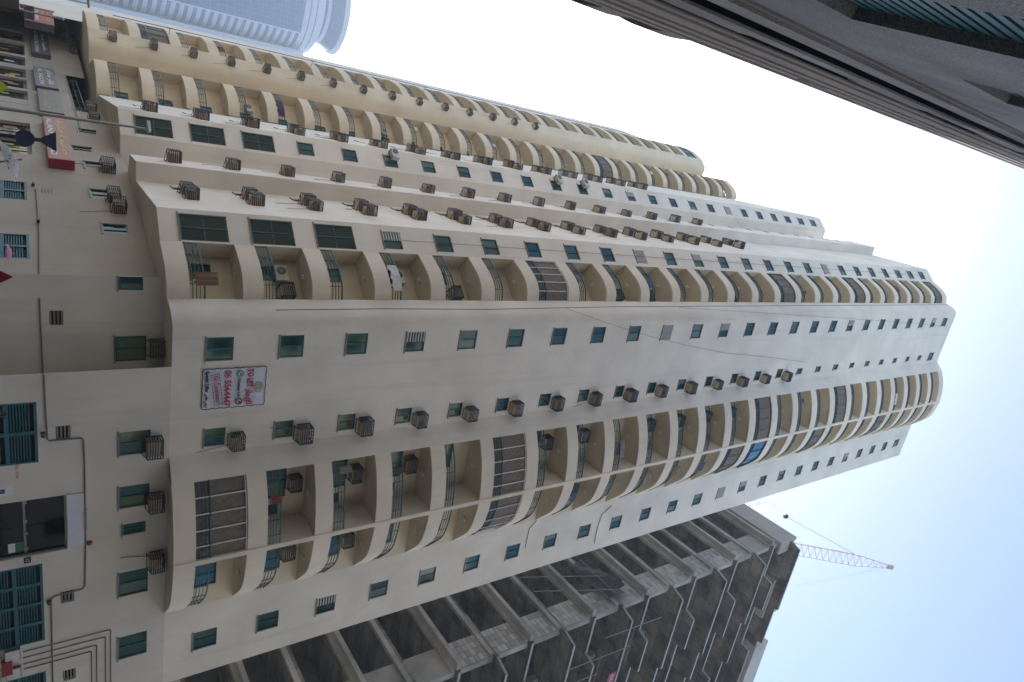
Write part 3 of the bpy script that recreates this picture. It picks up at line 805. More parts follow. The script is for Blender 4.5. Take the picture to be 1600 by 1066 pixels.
for s_, l in ((4.67, 'small wall lamp over the left teal louvred door'), (12.24, 'small wall lamp over the wide teal louvred doors')):
    o = empty('wall_lamp', FM.pt(s_, 2.87), FM.rz); tag(o, l, 'lamp', 'wall lamps')
    add('arm', MB().bar((0, 0, 0), (0, -.16, .02), .03).mesh('arm', 'dark_metal'), o)
    add('head', MB().hexa([(-.10, -.22, -.03), (.10, -.22, -.03), (.10, -.08, -.07), (-.10, -.08, -.07)], [(-.09, -.20, .05), (.09, -.20, .05), (.09, -.08, .06), (-.09, -.08, .06)]).mesh('head', 'dark_metal'), o)
for F, px, py, l in ((FCH, 60, 349, 'small dark wall lamp on the chamfered podium wall'), (FCH, 52, 292, 'small dark wall lamp near the red shop sign')):
    s, z = F.pick(px, py)
    o = empty('wall_lamp', F.pt(s, z), F.rz); tag(o, l, 'lamp', 'wall lamps')
    add('arm', MB().bar((0, 0, 0), (0, -.16, .02), .03).mesh('arm', 'dark_metal'), o)
    add('head', MB().hexa([(-.10, -.22, -.03), (.10, -.22, -.03), (.10, -.08, -.07), (-.10, -.08, -.07)], [(-.09, -.20, .05), (.09, -.20, .05), (.09, -.08, .06), (-.09, -.08, .06)]).mesh('head', 'dark_metal'), o)
o = empty('alarm_bell', FM.pt(9.84, 4.28), FM.rz); tag(o, 'small round dark red alarm bell above the entrance', 'bell')
bell = MB().lathe([(.11, 0), (.10, .04), (.06, .07), (.01, .085)], 14).mesh('dome', 'red_paint', smooth=True)
c = add('dome', bell, o); c.rotation_euler = (math.pi / 2, 0, 0); c.location = (0, -.02, 0)
add('base', MB().box(-.06, .06, -.025, -.004, -.06, .06).mesh('base', 'dark_metal'), o)

# antennas on the roof edge and laundry on the balconies
for k, (F, a, hh) in enumerate(((FW5, .3, 1.6), (FAC2, FAC2.len - 3, 1.2), (FAC1, 3.0, 1.5), (FAC1, 5.5, .9), (FAC2, FAC2.len - 6, 1.4))):
    o = empty('roof_antenna', F.pt(a, ZROOF, -.15), F.rz); tag(o, f'thin antenna on the tower roof edge, {ORD[k]} one', 'antenna', 'antennas on the roof edge')
    add('rod', MB().tube([(0, 0, -.05), (0, 0, hh)], .035, 5).mesh('rod', 'galv'), o)
    add('crossbar', MB().bar((-.4, 0, hh * .9), (.4, 0, hh * .95), .04).bar((-.25, 0, hh * .72), (.25, 0, hh * .74), .04).bar((0, 0, hh * .7), (0, 0, hh * .95), .045).mesh('crossbar', 'galv'), o)
def laundry(curve, t0, t1, z, mat, label, drop=.6):
    pts = [curve[0] + (curve[-1] - curve[0]) * 0 for _ in range(1)]
    n = 9; L = len(curve) - 1; b = MB(); row = []
    for i in range(n + 1):
        t = (t0 + (t1 - t0) * i / n) * L; k = min(int(t), L - 1); p = curve[k] + (curve[k + 1] - curve[k]) * (t - k)
        row.append(p)
    inn = offset(row, .03)
    for i in range(n):
        a, c = inn[i], inn[i + 1]
        za, zc_ = z - drop * (1 + .12 * math.sin(i * 2.1)), z - drop * (1 + .12 * math.sin((i + 1) * 2.1))
        w0, w1 = .03 * math.sin(i * 1.7), .03 * math.sin((i + 1) * 1.7)
        b.quad((a.x, a.y + .02, z), (c.x, c.y + .02, z), (c.x + w1, c.y + w1, zc_), (a.x + w0, a.y + w0, za))
    o = add('laundry', b.mesh('laundry', mat, smooth=True)); return tag(o, label, 'laundry', 'washing hung on the balconies')
rl_z = lambda i: Zb[i] + .85 + RAIL_H + .03
laundry(offset(fA, -.06), .25, .8, rl_z(3), 'cloth_white', 'pale washing over the railing of the fourth corner balcony', .5)
laundry(offset(fA, -.06), .5, .75, rl_z(0) + .5, 'wood_brown', 'brown board behind the railing of the lowest corner balcony', .9)
laundry(offset(fLL, -.05), .55, .75, rl_z(3), 'cloth_red', 'red washing on an outermost balcony of the far wing', .55)
laundry(offset(fL, -.05), .3, .8, rl_z(4), 'cloth_purple', 'dark washing on the fifth yellow balcony of the far wing', .6)
laundry(offset(fB1, -.06), .42, .52, rl_z(1), 'cloth_red', 'small red washing in the left opening of the round bay', .45)
laundry(offset(fB1, -.06), .3, .42, rl_z(3), 'letter_black', 'black washing in the left opening of the round bay', .55)
laundry(offset(fB2, -.06), .3, .5, rl_z(7), 'cloth_blue', 'blue washing in the right opening of the round bay', .5)
wall_line(FW5, [(-.2, 5), (-.2, 6)], .01, 'cable', 'x', 'cable', 'cable_black') if 0 else None
for st_, cv_, tx_ in (('a corner balcony', fA, 1), ('the left opening of the round bay', fB1, 2), ('the right opening of the round bay', fB2, 3), ('a yellow far balcony', fL, 4)):
    r2 = random.Random(tx_ * 17)
    for i in r2.sample([q for q in range(2, 20) if q not in (3, 4, 5, 6, 7, 12, 13, 14, 16, 17, 18)] + [20, 21], 5):
        t0 = r2.uniform(.1, .6)
        laundry(offset(cv_, -.05), t0, t0 + r2.uniform(.10, .28), rl_z(i) + r2.choice((0, 0, .35)), r2.choice(['cloth_white', 'cloth_blue', 'cloth_purple', 'wood_brown', 'cloth_red', 'conduit_grey']), f'washing hung in {st_}, {ORD[i]} floor', r2.uniform(.3, .65))
b = MB(); wl = []
for k in range(18):
    z = 9 + k * 4.2; wl.append(Vector((-28.35, 62.15, z)))
b.tube(wl, .03, 4)
for q in wl[1::3]: b.bar(q, q + Vector((.35, .5, 0)), .03).bar(q + Vector((0, 0, -.25)), q + Vector((0, 0, .25)), .06)
tag(add('lightning_cable', b.mesh('lightning_cable', 'cable_black')), 'thin dark cable on brackets along the far edge of the tower', 'cable')

# ------------------------------------------------------------------ lettering helper
def text(body, size, mat, parent, loc, w=None, rot=0, align='CENTER', name='lettering', depth=.004, bold=0):
    cu = bpy.data.curves.new(name, 'FONT'); cu.body = body; cu.size = size; cu.align_x = align; cu.align_y = 'CENTER'
    cu.extrude = depth; cu.offset = bold; cu.resolution_u = 3
    cu.materials.append(MATS[mat])
    o = bpy.data.objects.new(name, cu); COL.objects.link(o); o.parent = parent; o.location = loc
    o.rotation_euler = (math.pi / 2, -rot, 0)
    bpy.context.view_layer.update()
    me = bpy.data.meshes.new_from_object(o.evaluated_get(bpy.context.evaluated_depsgraph_get()))
    dx = o.dimensions.x
    bpy.data.objects.remove(o)
    m_ = add(name, me, parent, loc); m_.rotation_euler = (math.pi / 2, -rot, 0)
    if w: m_.scale = (w / max(.01, dx), 1, 1)
    return m_
AR = lambda *cs: ''.join(chr(c) for c in cs)
# the banner
ban = empty('rental_banner', FM.pt(3.35, 9.53), FM.rz)
tag(ban, 'white rental banner with red phone number hung on the main facade', 'banner')
bw, bh = 1.78, 2.52
sheet = MB(); nx, nz = 12, 14
def wob(i, j): return -.035 - .018 * math.sin(i * 1.3) * math.cos(j * .9) - .012 * math.sin(j * 1.7)
for i in range(nx):
    for j in range(nz):
        X = lambda a: -bw / 2 + bw * a / nx + (.012 * math.sin(a * 2.2) if 0 else 0)
        Zv = lambda b: -bh / 2 + bh * b / nz
        sheet.quad((X(i), wob(i, j), Zv(j)), (X(i + 1), wob(i + 1, j), Zv(j)), (X(i + 1), wob(i + 1, j + 1), Zv(j + 1)), (X(i), wob(i, j + 1), Zv(j + 1)))
add('sheet', sheet.mesh('sheet', 'banner_white', smooth=True), ban)
rope = MB()
for k in range(14):
    for sx in (-1, 1):
        z0 = -bh / 2 + bh * k / 14
        rope.bar((sx * (bw / 2 + .035 * (k % 2)), -.045, z0), (sx * (bw / 2 + .035 * ((k + 1) % 2)), -.045, z0 + bh / 14), .02)
for k in range(10):
    for sz in (-1, 1):
        x0 = -bw / 2 + bw * k / 10
        rope.bar((x0, -.045, sz * (bh / 2 + .03 * (k % 2))), (x0 + bw / 10, -.045, sz * (bh / 2 + .03 * ((k + 1) % 2))), .02)
add('lacing', rope.mesh('lacing', 'cable_black'), ban)
ty = -.085
text('TO LET', .34, 'letter_red', ban, (-.42, ty, .60), .86, bold=.012)
text(AR(0xFEAD, 0xFE8E, 0xFEA0, 0xFEF3, 0xFEFA, 0xFEDF), .36, 'letter_red', ban, (.46, ty, .60), .72, bold=.012)
text('06 5564447', .36, 'letter_red', ban, (0, ty, -.30), 1.66, bold=.008)
text('Whatsapp Call', .15, 'letter_black', ban, (-.02, ty, .17), .88, bold=.004)
text('No Commission', .26, 'letter_red', ban, (.02, ty, -.71), 1.26, rot=R_(8), bold=.004)
text('Special Offer', .21, 'letter_black', ban, (-.36, ty, -1.10), .95, bold=.006)
text(AR(0xFEBD, 0xFE8E, 0xFEA7, 0x20, 0xFEBD, 0xFEAE, 0xFECB), .20, 'letter_black', ban, (.50, ty, -1.10), .66, bold=.004)
dash = MB(); bx = [(.02 + x * math.cos(R_(8)) - z * math.sin(R_(8)), -.71 + x * math.sin(R_(8)) + z * math.cos(R_(8))) for x, z in ((-.70, .16), (.70, .16), (.70, -.16), (-.70, -.16))]
for a, b in zip(bx, bx[1:] + bx[:1]):
    a, b = Vector(a), Vector(b); n = max(3, int((b - a).length / .13))
    for k in range(n):
        p, q = a + (b - a) * (k / n), a + (b - a) * ((k + .6) / n); dash.bar((p.x, ty, p.y), (q.x, ty, q.y), .022)
add('dashed_box', dash.mesh('dashed_box', 'letter_black'), ban)
def disc(r, y, cx, cz, n=24): return [(cx + r * math.cos(2 * math.pi * k / n), y, cz + r * math.sin(2 * math.pi * k / n)) for k in range(n)]
def handset(cx, cz):
    h = MB(); pts = [Vector((cx + .075 * math.cos(t), cz + .075 * math.sin(t))) for t in [R_(150 + k * 20) for k in range(8)]]
    for a, b in zip(pts, pts[1:]): h.bar((a.x, ty - .012, a.y), (b.x, ty - .012, b.y), .03)
    h.bar((pts[0].x, ty - .012, pts[0].y), (pts[0].x + .05, ty - .012, pts[0].y + .03), .045); h.bar((pts[-1].x, ty - .012, pts[-1].y), (pts[-1].x + .03, ty - .012, pts[-1].y + .05), .045)
    return h
for cx, mt in ((-.66, 'banner_green'), (.64, 'sign_red')):
    e = add('phone_icon', MB().quad(*disc(.155, ty, cx, .19)).mesh('phone_icon', mt, fix=False), ban); add('handset', handset(cx, .19).mesh('handset', 'letter_white'), e)
em = MB()
for k in range(16):
    t = R_(k * 22.5); em.bar((.02 + .10 * math.cos(t), ty, .97 + .10 * math.sin(t)), (.02 + .25 * math.cos(t), ty, .97 + .20 * math.sin(t)), .014)
for r in (.10, .25):
    for k in range(20): em.bar((.02 + r * math.cos(k * .314), ty, .97 + r * .8 * math.sin(k * .314)), (.02 + r * math.cos((k + 1) * .314), ty, .97 + r * .8 * math.sin((k + 1) * .314)), .014)
add('emblem', em.mesh('emblem', 'letter_gold'), ban)
# small plates by the entrance
o = empty('number_plate', FM.pt(10.11, 2.24), FM.rz); tag(o, 'small black number plate right of the entrance', 'sign')
add('plate', MB().box(-.13, .13, -.02, -.004, -.11, .11).mesh('plate', 'fan_black'), o); text('12', .16, 'letter_white', o, (0, -.022, 0))
o = empty('wall_notice', FM.pt(6.9, 1.65), FM.rz); tag(o, 'framed white and blue notice left of the entrance', 'sign')
add('sheet', MB().box(-.2, .2, -.02, -.004, -.28, .28).mesh('sheet', 'letter_white'), o); add('print', MB().box(-.09, .09, -.026, -.021, -.24, .02).mesh('print', 'cloth_blue'), o)
o = empty('stencilled_text', FM.pt(6.15, 2.05), FM.rz); tag(o, 'small red stencilled number on the podium wall beside the teal door', 'sign'); text('05 218', .12, 'letter_red', o, (0, -.004, 0), .55)

# ------------------------------------------------------------------ shop signs along the podium
def shop_sign(F, corners, mat, label, lines, depth=.35, side=None):
    """corners in the picture: left-bottom, left-top, right-top, right-bottom"""
    P = [F.pick(*c) for c in corners]
    sL, sR = (P[0][0] + P[1][0]) / 2, (P[2][0] + P[3][0]) / 2
    zb, zt = (P[0][1] + P[3][1]) / 2, (P[1][1] + P[2][1]) / 2
    if sL > sR: sL, sR = sR, sL
    o = empty('shop_sign', F.pt((sL + sR) / 2, (zb + zt) / 2), F.rz); tag(o, label, 'sign', 'shop signs on the podium')
    w, h = sR - sL, zt - zb
    b = MB().box(-w / 2, w / 2, -depth, -.004, -h / 2, h / 2); add('box', b.mesh('box', 'sign_grey' if side is None else side), o)
    add('panel', MB().box(-w / 2 + .04, w / 2 - .04, -depth - .02, -depth - .004, -h / 2 + .04, h / 2 - .04).mesh('panel', mat), o)
    for body, m, fz, fh, fw, fx in lines:
        text(body, h * fh, m, o, (fx * w, -depth - .03, fz * h), w * fw, bold=.004)
    return o
ar1 = AR(0xFE93, 0xFEAE, 0xFEE8, 0xFEE3, 0x20, 0xFE94, 0xFEE4, 0xFECC, 0xFEC3)
ar2 = AR(0xFEE1, 0xFE8E, 0xFEE4, 0xFEA3, 0x20, 0xFEAD, 0xFE8E, 0xFEE0, 0xFED7)
shop_sign(FCH2, [(65, 196), (101, 193), (115, 262), (79, 266)], 'sign_pink', 'pink and yellow shop sign with a dark red end panel', [(ar1, 'letter_yellow', .22, .42, .8, 0), ('ALANI TLAND', 'letter_white', -.26, .34, .86, 0)], .45, 'red_paint')
shop_sign(FSH, [(58, 152), (92, 146), (100, 184), (64, 186)], 'sign_grey', 'plain grey shop sign with faded yellow lettering behind the lamp post', [('MAREED', 'letter_gold', -.18, .3, .7, 0), (ar2, 'letter_gold', .24, .3, .5, 0)])
shop_sign(FSH, [(51, 112), (83, 114), (92, 143), (57, 147)], 'sign_grey', 'dark grey shop sign with white lettering in the middle of the row', [('AL SALON', 'letter_white', -.2, .3, .8, 0), (ar2, 'letter_white', .22, .34, .7, 0)])
shop_sign(FSH2, [(46, 55), (73, 54), (80, 95), (50, 88)], 'sign_grey', 'dark grey shop sign with bright white lettering below the far wing', [('AL TURAZ AL KHASA', 'letter_white', -.2, .28, .9, 0), (ar1, 'letter_white', .22, .34, .7, 0)])
FRED = Face(at_r(60, 19, 66).xy, at_r(60, 50, 62).xy)
shop_sign(FRED, [(38, 20), (82, 27), (85, 50), (38, 44)], 'sign_red', 'bright red shop sign standing out at the street end', [('AL DAR', 'letter_white', -.3, .2, .7, 0), ('TRADING', 'letter_white', -.08, .16, .7, 0), (ar2, 'letter_yellow', .15, .2, .6, 0), (ar1, 'letter_yellow', .34, .2, .6, 0)], .5)

# ------------------------------------------------------------------ the unfinished concrete building on the right
cr_r = 47.2
CC = Vector((cr_r * math.sin(R_(30.5)), cr_r * math.cos(R_(30.5))))
uR = uA.copy(); uL = Vector((-uA.y, uA.x))          # along the right face / back along the left face
conc = empty('concrete_building', (CC.x, CC.y, 0), AL)
tag(conc, 'unfinished grey concrete building with open floors and block infill behind the tower', 'building')
# local frame: X along the street face, Y back
STEP, NS = 3.40, 21
Z0 = CAMZ + .5107 * cr_r - 7 * STEP
LEFT_D, RIGHT_W = 22.0, 34.0
def slab_poly(v):
    rnd_ = random.Random(v * 13 + 5); J = lambda a: a + rnd_.uniform(-.9, .9) * (a > 1.5)
    if v % 2: front = [(-.15, -.10), (.3, -1.45), (J(8.6), -1.45), (0, 0), (J(13.5), -1.05), (0, 0), (J(19.5), -.5), (0, 0), (RIGHT_W, -1.3)]; ys = [-1.05, -.5, -1.3]
    else: front = [(-.15, -.15), (3.6, -.15), (3.95, -1.25), (J(8.4), -1.25), (0, 0), (J(13.6), -.35), (0, 0), (J(20.0), -1.4), (0, 0), (RIGHT_W, -.6)]; ys = [-.35, -1.4, -.6]
    q = iter(ys)
    front = [(front[i - 1][0] + .18, next(q)) if p == (0, 0) else p for i, p in enumerate(front)]
    return front + [(RIGHT_W, LEFT_D), (-.15, LEFT_D)]
def slab_mesh(v):
    b = MB(); f = slab_poly(v); b.prism(f, 0, .26)
    f = f[:-2]
    b.mat(1)
    for a, c in zip(f, f[1:]):
        d = (V2(c) - V2(a)).normalized(); n = Vector((d.y, -d.x)) * .02
        b.quad((a[0] + n.x, a[1] + n.y, .0), (c[0] + n.x, c[1] + n.y, .0), (c[0] + n.x, c[1] + n.y, .20), (a[0] + n.x, a[1] + n.y, .20))
    return b.mesh('slab', ['form_concrete', 'slab_edge'])
SLM = [slab_mesh(v) for v in range(6)]
BEAM = MB().box(-.22, .12, .3, LEFT_D, -.36, -.004).mesh('edge_beam', 'concrete')
LEDGE = MB().box(-.75, -.152, .1, LEFT_D, -.05, .28).mesh('ledge', 'concrete')
COLM = MB().box(-.25, .25, -.3, .3, .26, STEP - .004).mesh('column', 'concrete')
BLK = MB().box(-.03, .03, .018, .575, .016, .385).mesh('block', 'block')
PANEL = MB().box(.06, .2, .3, 2.75, .262, STEP - .37).mesh('infill_panel', 'concrete')
SCUFF = []
nblk = 0
for k in range(1, NS + 1):
    z = Z0 + k * STEP
    if z > 73: break
    s = add('slab', SLM[(k + 1) % 6], conc, (0, 0, z))
    top = z + STEP > 71
    if not top:
        add('edge_beam', BEAM, conc, (0, 0, z))
        if k % 2: add('ledge', LEDGE, conc, (0, 0, z))
        for y in (.55, 10.5, 17.4): add('column', COLM, conc, (.35, y, z))
        for x in (6.5, 13, 19.5, 26): add('column', COLM, conc, (x, 1.6, z))
        p = add('infill_panel', PANEL, conc, (0, 0, z))
        if 7 <= k <= 17:
            for j in range(7):
                for i in range(4):
                    if nblk < 300:
                        c = add('block', BLK, p, (.035, .32 + i * .605 + (.0 if j % 2 else 0), .27 + j * .408)); nblk += 1
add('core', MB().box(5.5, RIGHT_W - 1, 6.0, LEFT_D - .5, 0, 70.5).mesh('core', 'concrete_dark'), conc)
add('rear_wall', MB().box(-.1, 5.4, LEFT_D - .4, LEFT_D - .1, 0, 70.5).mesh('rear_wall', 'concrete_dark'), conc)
add('parapet', MB().box(-.35, .0, -.2, LEFT_D, 69.0, 72.1).box(.004, 1.2, -.2, .1, 69.0, 71.8).mesh('parapet', 'block'), conc)
add('roof_room', MB().box(5.2, 10.6, -.2, 5, 70.6, 73.6).box(14.5, 24, -.7, 4, 70.6, 73.4).mesh('roof_room', 'block'), conc)
add('lower_wall', MB().box(.05, .3, .3, LEFT_D, 0, 6).mesh('lower_wall', 'concrete'), conc)
# scaffold poles left on the floors
def at_conc(x, y, z):
    p = CC + uR * x + uL * y; return Vector((p.x, p.y, z))
k7 = [Z0 + k * STEP for k in range(NS + 2)]
poles = [((-.4, 4.5, k7[10] + .2), (-.9, 1.2, k7[12] + .4)), ((-.4, 6.5, k7[10] + .2), (-.9, 3.2, k7[12] + .4)), ((.6, -1.7, k7[11]), (.6, -2.0, k7[13])), ((2.6, -1.6, k7[10]), (2.6, -1.9, k7[12])),
         ((4.2, -1.5, k7[9]), (4.2, -1.9, k7[11])), ((-.8, 1.2, k7[12]), (-.9, 7, k7[12])), ((.6, -1.9, k7[12]), (5, -1.9, k7[12])), ((2.6, -1.8, k7[11]), (7, -1.8, k7[11]))]
for k, (a, b) in enumerate(poles):
    p, q = at_conc(*a), at_conc(*b)
    tag(add('scaffold_pole', MB().tube([p, q], .035, 6).mesh('scaffold_pole', 'conduit_grey')), f'thin scaffold pole on the unfinished building, {ORD[k]} from the tower side', 'pole', 'loose scaffold poles')
o = empty('site_sign', at_conc(6.2, -1.62, k7[12] - .9), AL); tag(o, 'small red board with white lettering on the unfinished building', 'sign')
add('board', MB().box(-.8, .8, -.03, 0, -.45, .45).mesh('board', 'sign_red'), o); text('CCC', .5, 'letter_white', o, (0, -.04, 0), 1.2)
nt_ = MB(); F_ = lambda a, b: at_conc(-.45 - .25 * math.sin(a * 1.3 + b), 1.0 + a * .75, k7[12] - .6 + b * .55 - .12 * a + .1 * math.sin(a * 2 + b))
for a in range(7):
    for b in range(5):
        if (a, b) in ((0, 4), (6, 0), (5, 4)): continue
        nt_.quad(F_(a, b), F_(a + 1, b), F_(a + 1, b + 1), F_(a, b + 1))
tag(add('debris_net', nt_.mesh('debris_net', 'net_grey', fix=False, smooth=True)), 'crumpled dark grey debris net hanging on the unfinished building', 'net')
# roof mesh antenna cage
o = empty('wire_bundle', at_conc(10.9, .6, 73.6), AL); tag(o, 'tangle of pale reinforcing wire on the unfinished roof', 'wire')
w_ = MB()
for k in range(26):
    a = random.uniform(0, 6.28); b = random.uniform(0, 6.28)
    w_.bar((.5 * math.cos(a), .5 * math.sin(a), random.uniform(0, 1.2)), (.5 * math.cos(b), .5 * math.sin(b), random.uniform(0, 1.2)), .02)
add('strands', w_.mesh('strands', 'galv'), o)

# ------------------------------------------------------------------ tower crane behind it
crane = empty('tower_crane', (0, 0, 0)); tag(crane, 'pale orange luffing tower crane behind the unfinished building', 'crane')
def azp(az, el, r):
    a, e = R_(az), R_(el); return Vector((r * math.sin(a), r * math.cos(a), CAMZ + r * math.tan(e)))
def lattice(p, q, w, bays, r=.07, tip=None):
    p, q = Vector(p), Vector(q); d = (q - p).normalized()
    a = Vector((0, 0, 1)) if abs(d.z) < .95 else Vector((1, 0, 0))
    u = d.cross(a).normalized(); v = u.cross(d); b = MB()
    def ring(t):
        k = w if tip is None else w + (tip - w) * max(0, (t - .85) / .15)
        c = p + (q - p) * t; return [c + u * (k / 2), c - u * (k / 2), c + v * (k * .85)]
    rs = [ring(i / bays) for i in range(bays + 1)]
    for i in range(bays):
        for j in range(3):
            b.bar(rs[i][j], rs[i + 1][j], r * 1.6); b.bar(rs[i][j], rs[i + 1][(j + 1) % 3], r * .8); b.bar(rs[i][j], rs[i][(j + 1) % 3], r * .8)
    return b
jt, ja = azp(38.9, 60.62, 56), azp(31.57, 55.3, 60)
jb = ja + (ja - jt) * 1.25
add('jib', lattice(jb, jt, 1.9, 34, .034, .5).mesh('jib', 'orange_paint'), crane)
add('jib_head', MB().bar(jt - (jt - ja).normalized() * .3, jt + (jt - ja).normalized() * .5, .6, .35).mesh('jib_head', 'orange_paint'), crane)
ft = azp(24.2, 55.2, 61)
add('gantry', lattice(jb + Vector((0, 2, -2)), ft, 1.4, 14, .034).mesh('gantry', 'orange_paint'), crane)
add('mast', lattice(jb + Vector((0, 1, -8)), jb + Vector((0, 1, 0)), 2.2, 5, .08).mesh('mast', 'orange_paint'), crane)
jm = azp(35.9, 59.25, 57.6); blk = azp(27.4, 56.0, 60)
add('pendant_rope', MB().tube([ft, blk], .018, 4).tube([ft + Vector((.3, 0, .4)), blk], .018, 4).tube([blk, jm], .03, 5).mesh('pendant_rope', 'dark_metal'), crane)
add('pulley_block', MB().lathe([(.05, -.55), (.30, -.3), (.36, .1), (.2, .4), (.04, .5)], 10).mesh('pulley_block', 'dark_metal'), crane, blk)
rp = azp(35.65, 54.0, 60)
add('hoist_rope', MB().tube([jt, rp], .008, 4).tube([jt, rp + Vector((.5, 0, .9))], .008, 4).mesh('hoist_rope', 'galv'), crane)

# ------------------------------------------------------------------ the near building hugging the camera on the left
D = .70
wd = R_(-33.7); uN = Vector((math.sin(wd), math.cos(wd))); pN = Vector((-uN.y, uN.x))     # pN points left, away from the street
foot = pN * D
near = empty('near_building', (foot.x, foot.y, 0), math.atan2(uN.y, uN.x))
tag(near, 'close grey plastered building with teal window bars rising beside the viewer', 'building')
# local frame: X along the wall away from the viewer, -Y towards the street
FN = Face((0, 0), (1, 0))
def nb(name, mb, mat, parent=near): return add(name, mb.mesh(name, mat), parent)
HN = 60.0
pitch, oh = 3.70, 1.36
zw = [CAMZ + 5.92 * D + .0 + k * pitch for k in range(-1, 13)]
xj = 5.02 * D                                                    # right jamb of the windows
def near_wall(x0, x1, holes, mat, y=0, depth=.28):
    F = Face((x0, y), (x1, y)); F.n = Vector((0, -1))
    b = MB(); wall_mb(b, F, 0, HN, [(h[0] - x0, h[1] - x0, h[2], h[3]) for h in holes], depth); return nb('wall', b, mat)
nh = [(xj - 1.9, xj, z, z + oh) for z in zw]
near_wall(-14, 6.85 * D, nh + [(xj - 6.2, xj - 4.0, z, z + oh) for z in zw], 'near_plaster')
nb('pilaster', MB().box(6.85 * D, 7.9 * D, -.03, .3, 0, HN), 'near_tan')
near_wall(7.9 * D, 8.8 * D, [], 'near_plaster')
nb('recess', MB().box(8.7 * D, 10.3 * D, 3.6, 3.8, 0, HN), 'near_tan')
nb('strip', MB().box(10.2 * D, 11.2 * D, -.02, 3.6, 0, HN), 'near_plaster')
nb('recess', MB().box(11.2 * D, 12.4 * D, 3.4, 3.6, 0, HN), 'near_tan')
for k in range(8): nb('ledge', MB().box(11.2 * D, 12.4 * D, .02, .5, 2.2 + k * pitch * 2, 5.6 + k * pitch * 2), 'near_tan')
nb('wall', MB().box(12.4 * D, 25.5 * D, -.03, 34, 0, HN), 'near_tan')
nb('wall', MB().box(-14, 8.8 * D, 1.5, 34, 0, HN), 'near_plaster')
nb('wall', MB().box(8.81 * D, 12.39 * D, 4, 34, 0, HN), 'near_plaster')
nb('recess_shade_panel', MB().box(10.2 * D - .05, 10.2 * D - .004, .02, 3.5, 0, HN), 'pane_dark')  # added dark sheets put the shade of both recesses into colour
nb('recess_shade_panel', MB().box(12.4 * D - .05, 12.4 * D - .004, .0, 3.3, 0, HN), 'pane_dark')
for x_ in (7.0, 13.2, 16.4, 19.0, 22.5): nb('moulding', MB().box(x_ * D, x_ * D + .12, -.075, -.031, 0, HN), 'near_plaster' if x_ < 12 else 'near_tan')
nb('frieze', MB().box(20.5 * D, 21.2 * D, -.06, -.031, 24.5, 25.6), 'near_plaster')
BARM = MB().box(-.033, .033, -.03, .06, 0, oh - .04).mesh('window_bar', 'door_teal')
for z in zw[:9]:
    w = add('window', MB().box(-1.9, 0, .26, .28, 0, oh).mesh('window', 'pane_dark'), near, (xj, 0, z))
    add('window_frame', MB().box(-1.9, 0, .12, .20, 0, .06).box(-1.9, 0, .12, .20, oh - .08, oh).box(-.06, 0, .12, .2, .06, oh - .08).mesh('window_frame', 'dark_metal'), w)
    if z < 20:
        for k in range(17): add('window_bar', BARM, w, (-.10 - k * .108, .12, .02))
# curved balconies at its far corner
for k in range(4):
    z = 11.5 + k * 3.0
    f = [Vector((25.5 * D + 2.6 * t, -.10 * math.sin(math.pi * t) - .03)) for t in [i / 10 for i in range(11)]]
    b = MB().prism([tuple(p) for p in f] + [(25.5 * D + 2.6, 2.5), (25.5 * D, 2.5)], z, z + 1.3)
    nb('balcony', b, 'near_tan')
nb('wall', MB().box(25.5 * D, 25.5 * D + 2.6, .12, 6, 0, 27), 'near_plaster')
# unseen blocks added behind the viewer to block and bounce light on the tower
rh = [(3 + i * 4.2, 4.8 + i * 4.2, 3.2 + k * 3.7, 5.0 + k * 3.7) for i in range(22) for k in range(12)]
b = MB(); wall_mb(b, Face((-20.2, 1.4), (-20.2, -96)), 0, 52, rh, .25); nb('rear_blocker_wall', b, 'added_block_paint')
nb('rear_blocker_glass', MB().box(-20.7, -20.46, -96, 1.4, 0, 51.9), 'pane_dark')
nb('rear_blocker_mass', MB().box(-32, -20.8, -96, 34, 0, 52), 'added_block_paint')
nb('west_light_blocker', MB().box(-26, 62, 42, 60, 0, 66), 'added_block_paint')  # unseen block added out of view to cut skylight on left-facing walls

# ------------------------------------------------------------------ hazy glass skyscraper far off
skyc = azp(-28.6, 0, 372); skyt = empty('glass_skyscraper', (skyc.x, skyc.y, 0), R_(28.6))
tag(skyt, 'distant blue glass skyscraper with white bands and a round crown, faded by haze', 'building')
ztop = lambda el: CAMZ + 350 * math.tan(R_(el))
nseg = 40
add('shaft', MB().lathe([(23, 0), (23, ztop(18.9))], nseg).mesh('shaft', 'sky_glass'), skyt)
ring = MB()
for k in range(nseg):
    a0, a1 = 2 * math.pi * k / nseg, 2 * math.pi * (k + 1) / nseg
    P = lambda r, a, z: (r * math.cos(a), r * math.sin(a), z)
    for ra, rb, za, zb_ in ((23.5, 23.5, 0, 1.9),): ring.quad(P(ra, a0, za), P(ra, a1, za), P(rb, a1, zb_), P(rb, a0, zb_))
    ring.quad(P(23, a0, 0), P(23, a1, 0), P(23.5, a1, 0), P(23.5, a0, 0)); ring.quad(P(23.5, a0, 1.9), P(23.5, a1, 1.9), P(23, a1, 1.9), P(23, a0, 1.9))
RING = ring.mesh('band', 'sky_white')
for k in range(31): add('band', RING, skyt, (0, 0, 8 + k * 3.55))
for z in (ztop(17.75), ztop(18.2), ztop(18.65)):
    c = add('band', RING, skyt, (0, 0, z)); c.scale = (1.004, 1.004, 1.35)
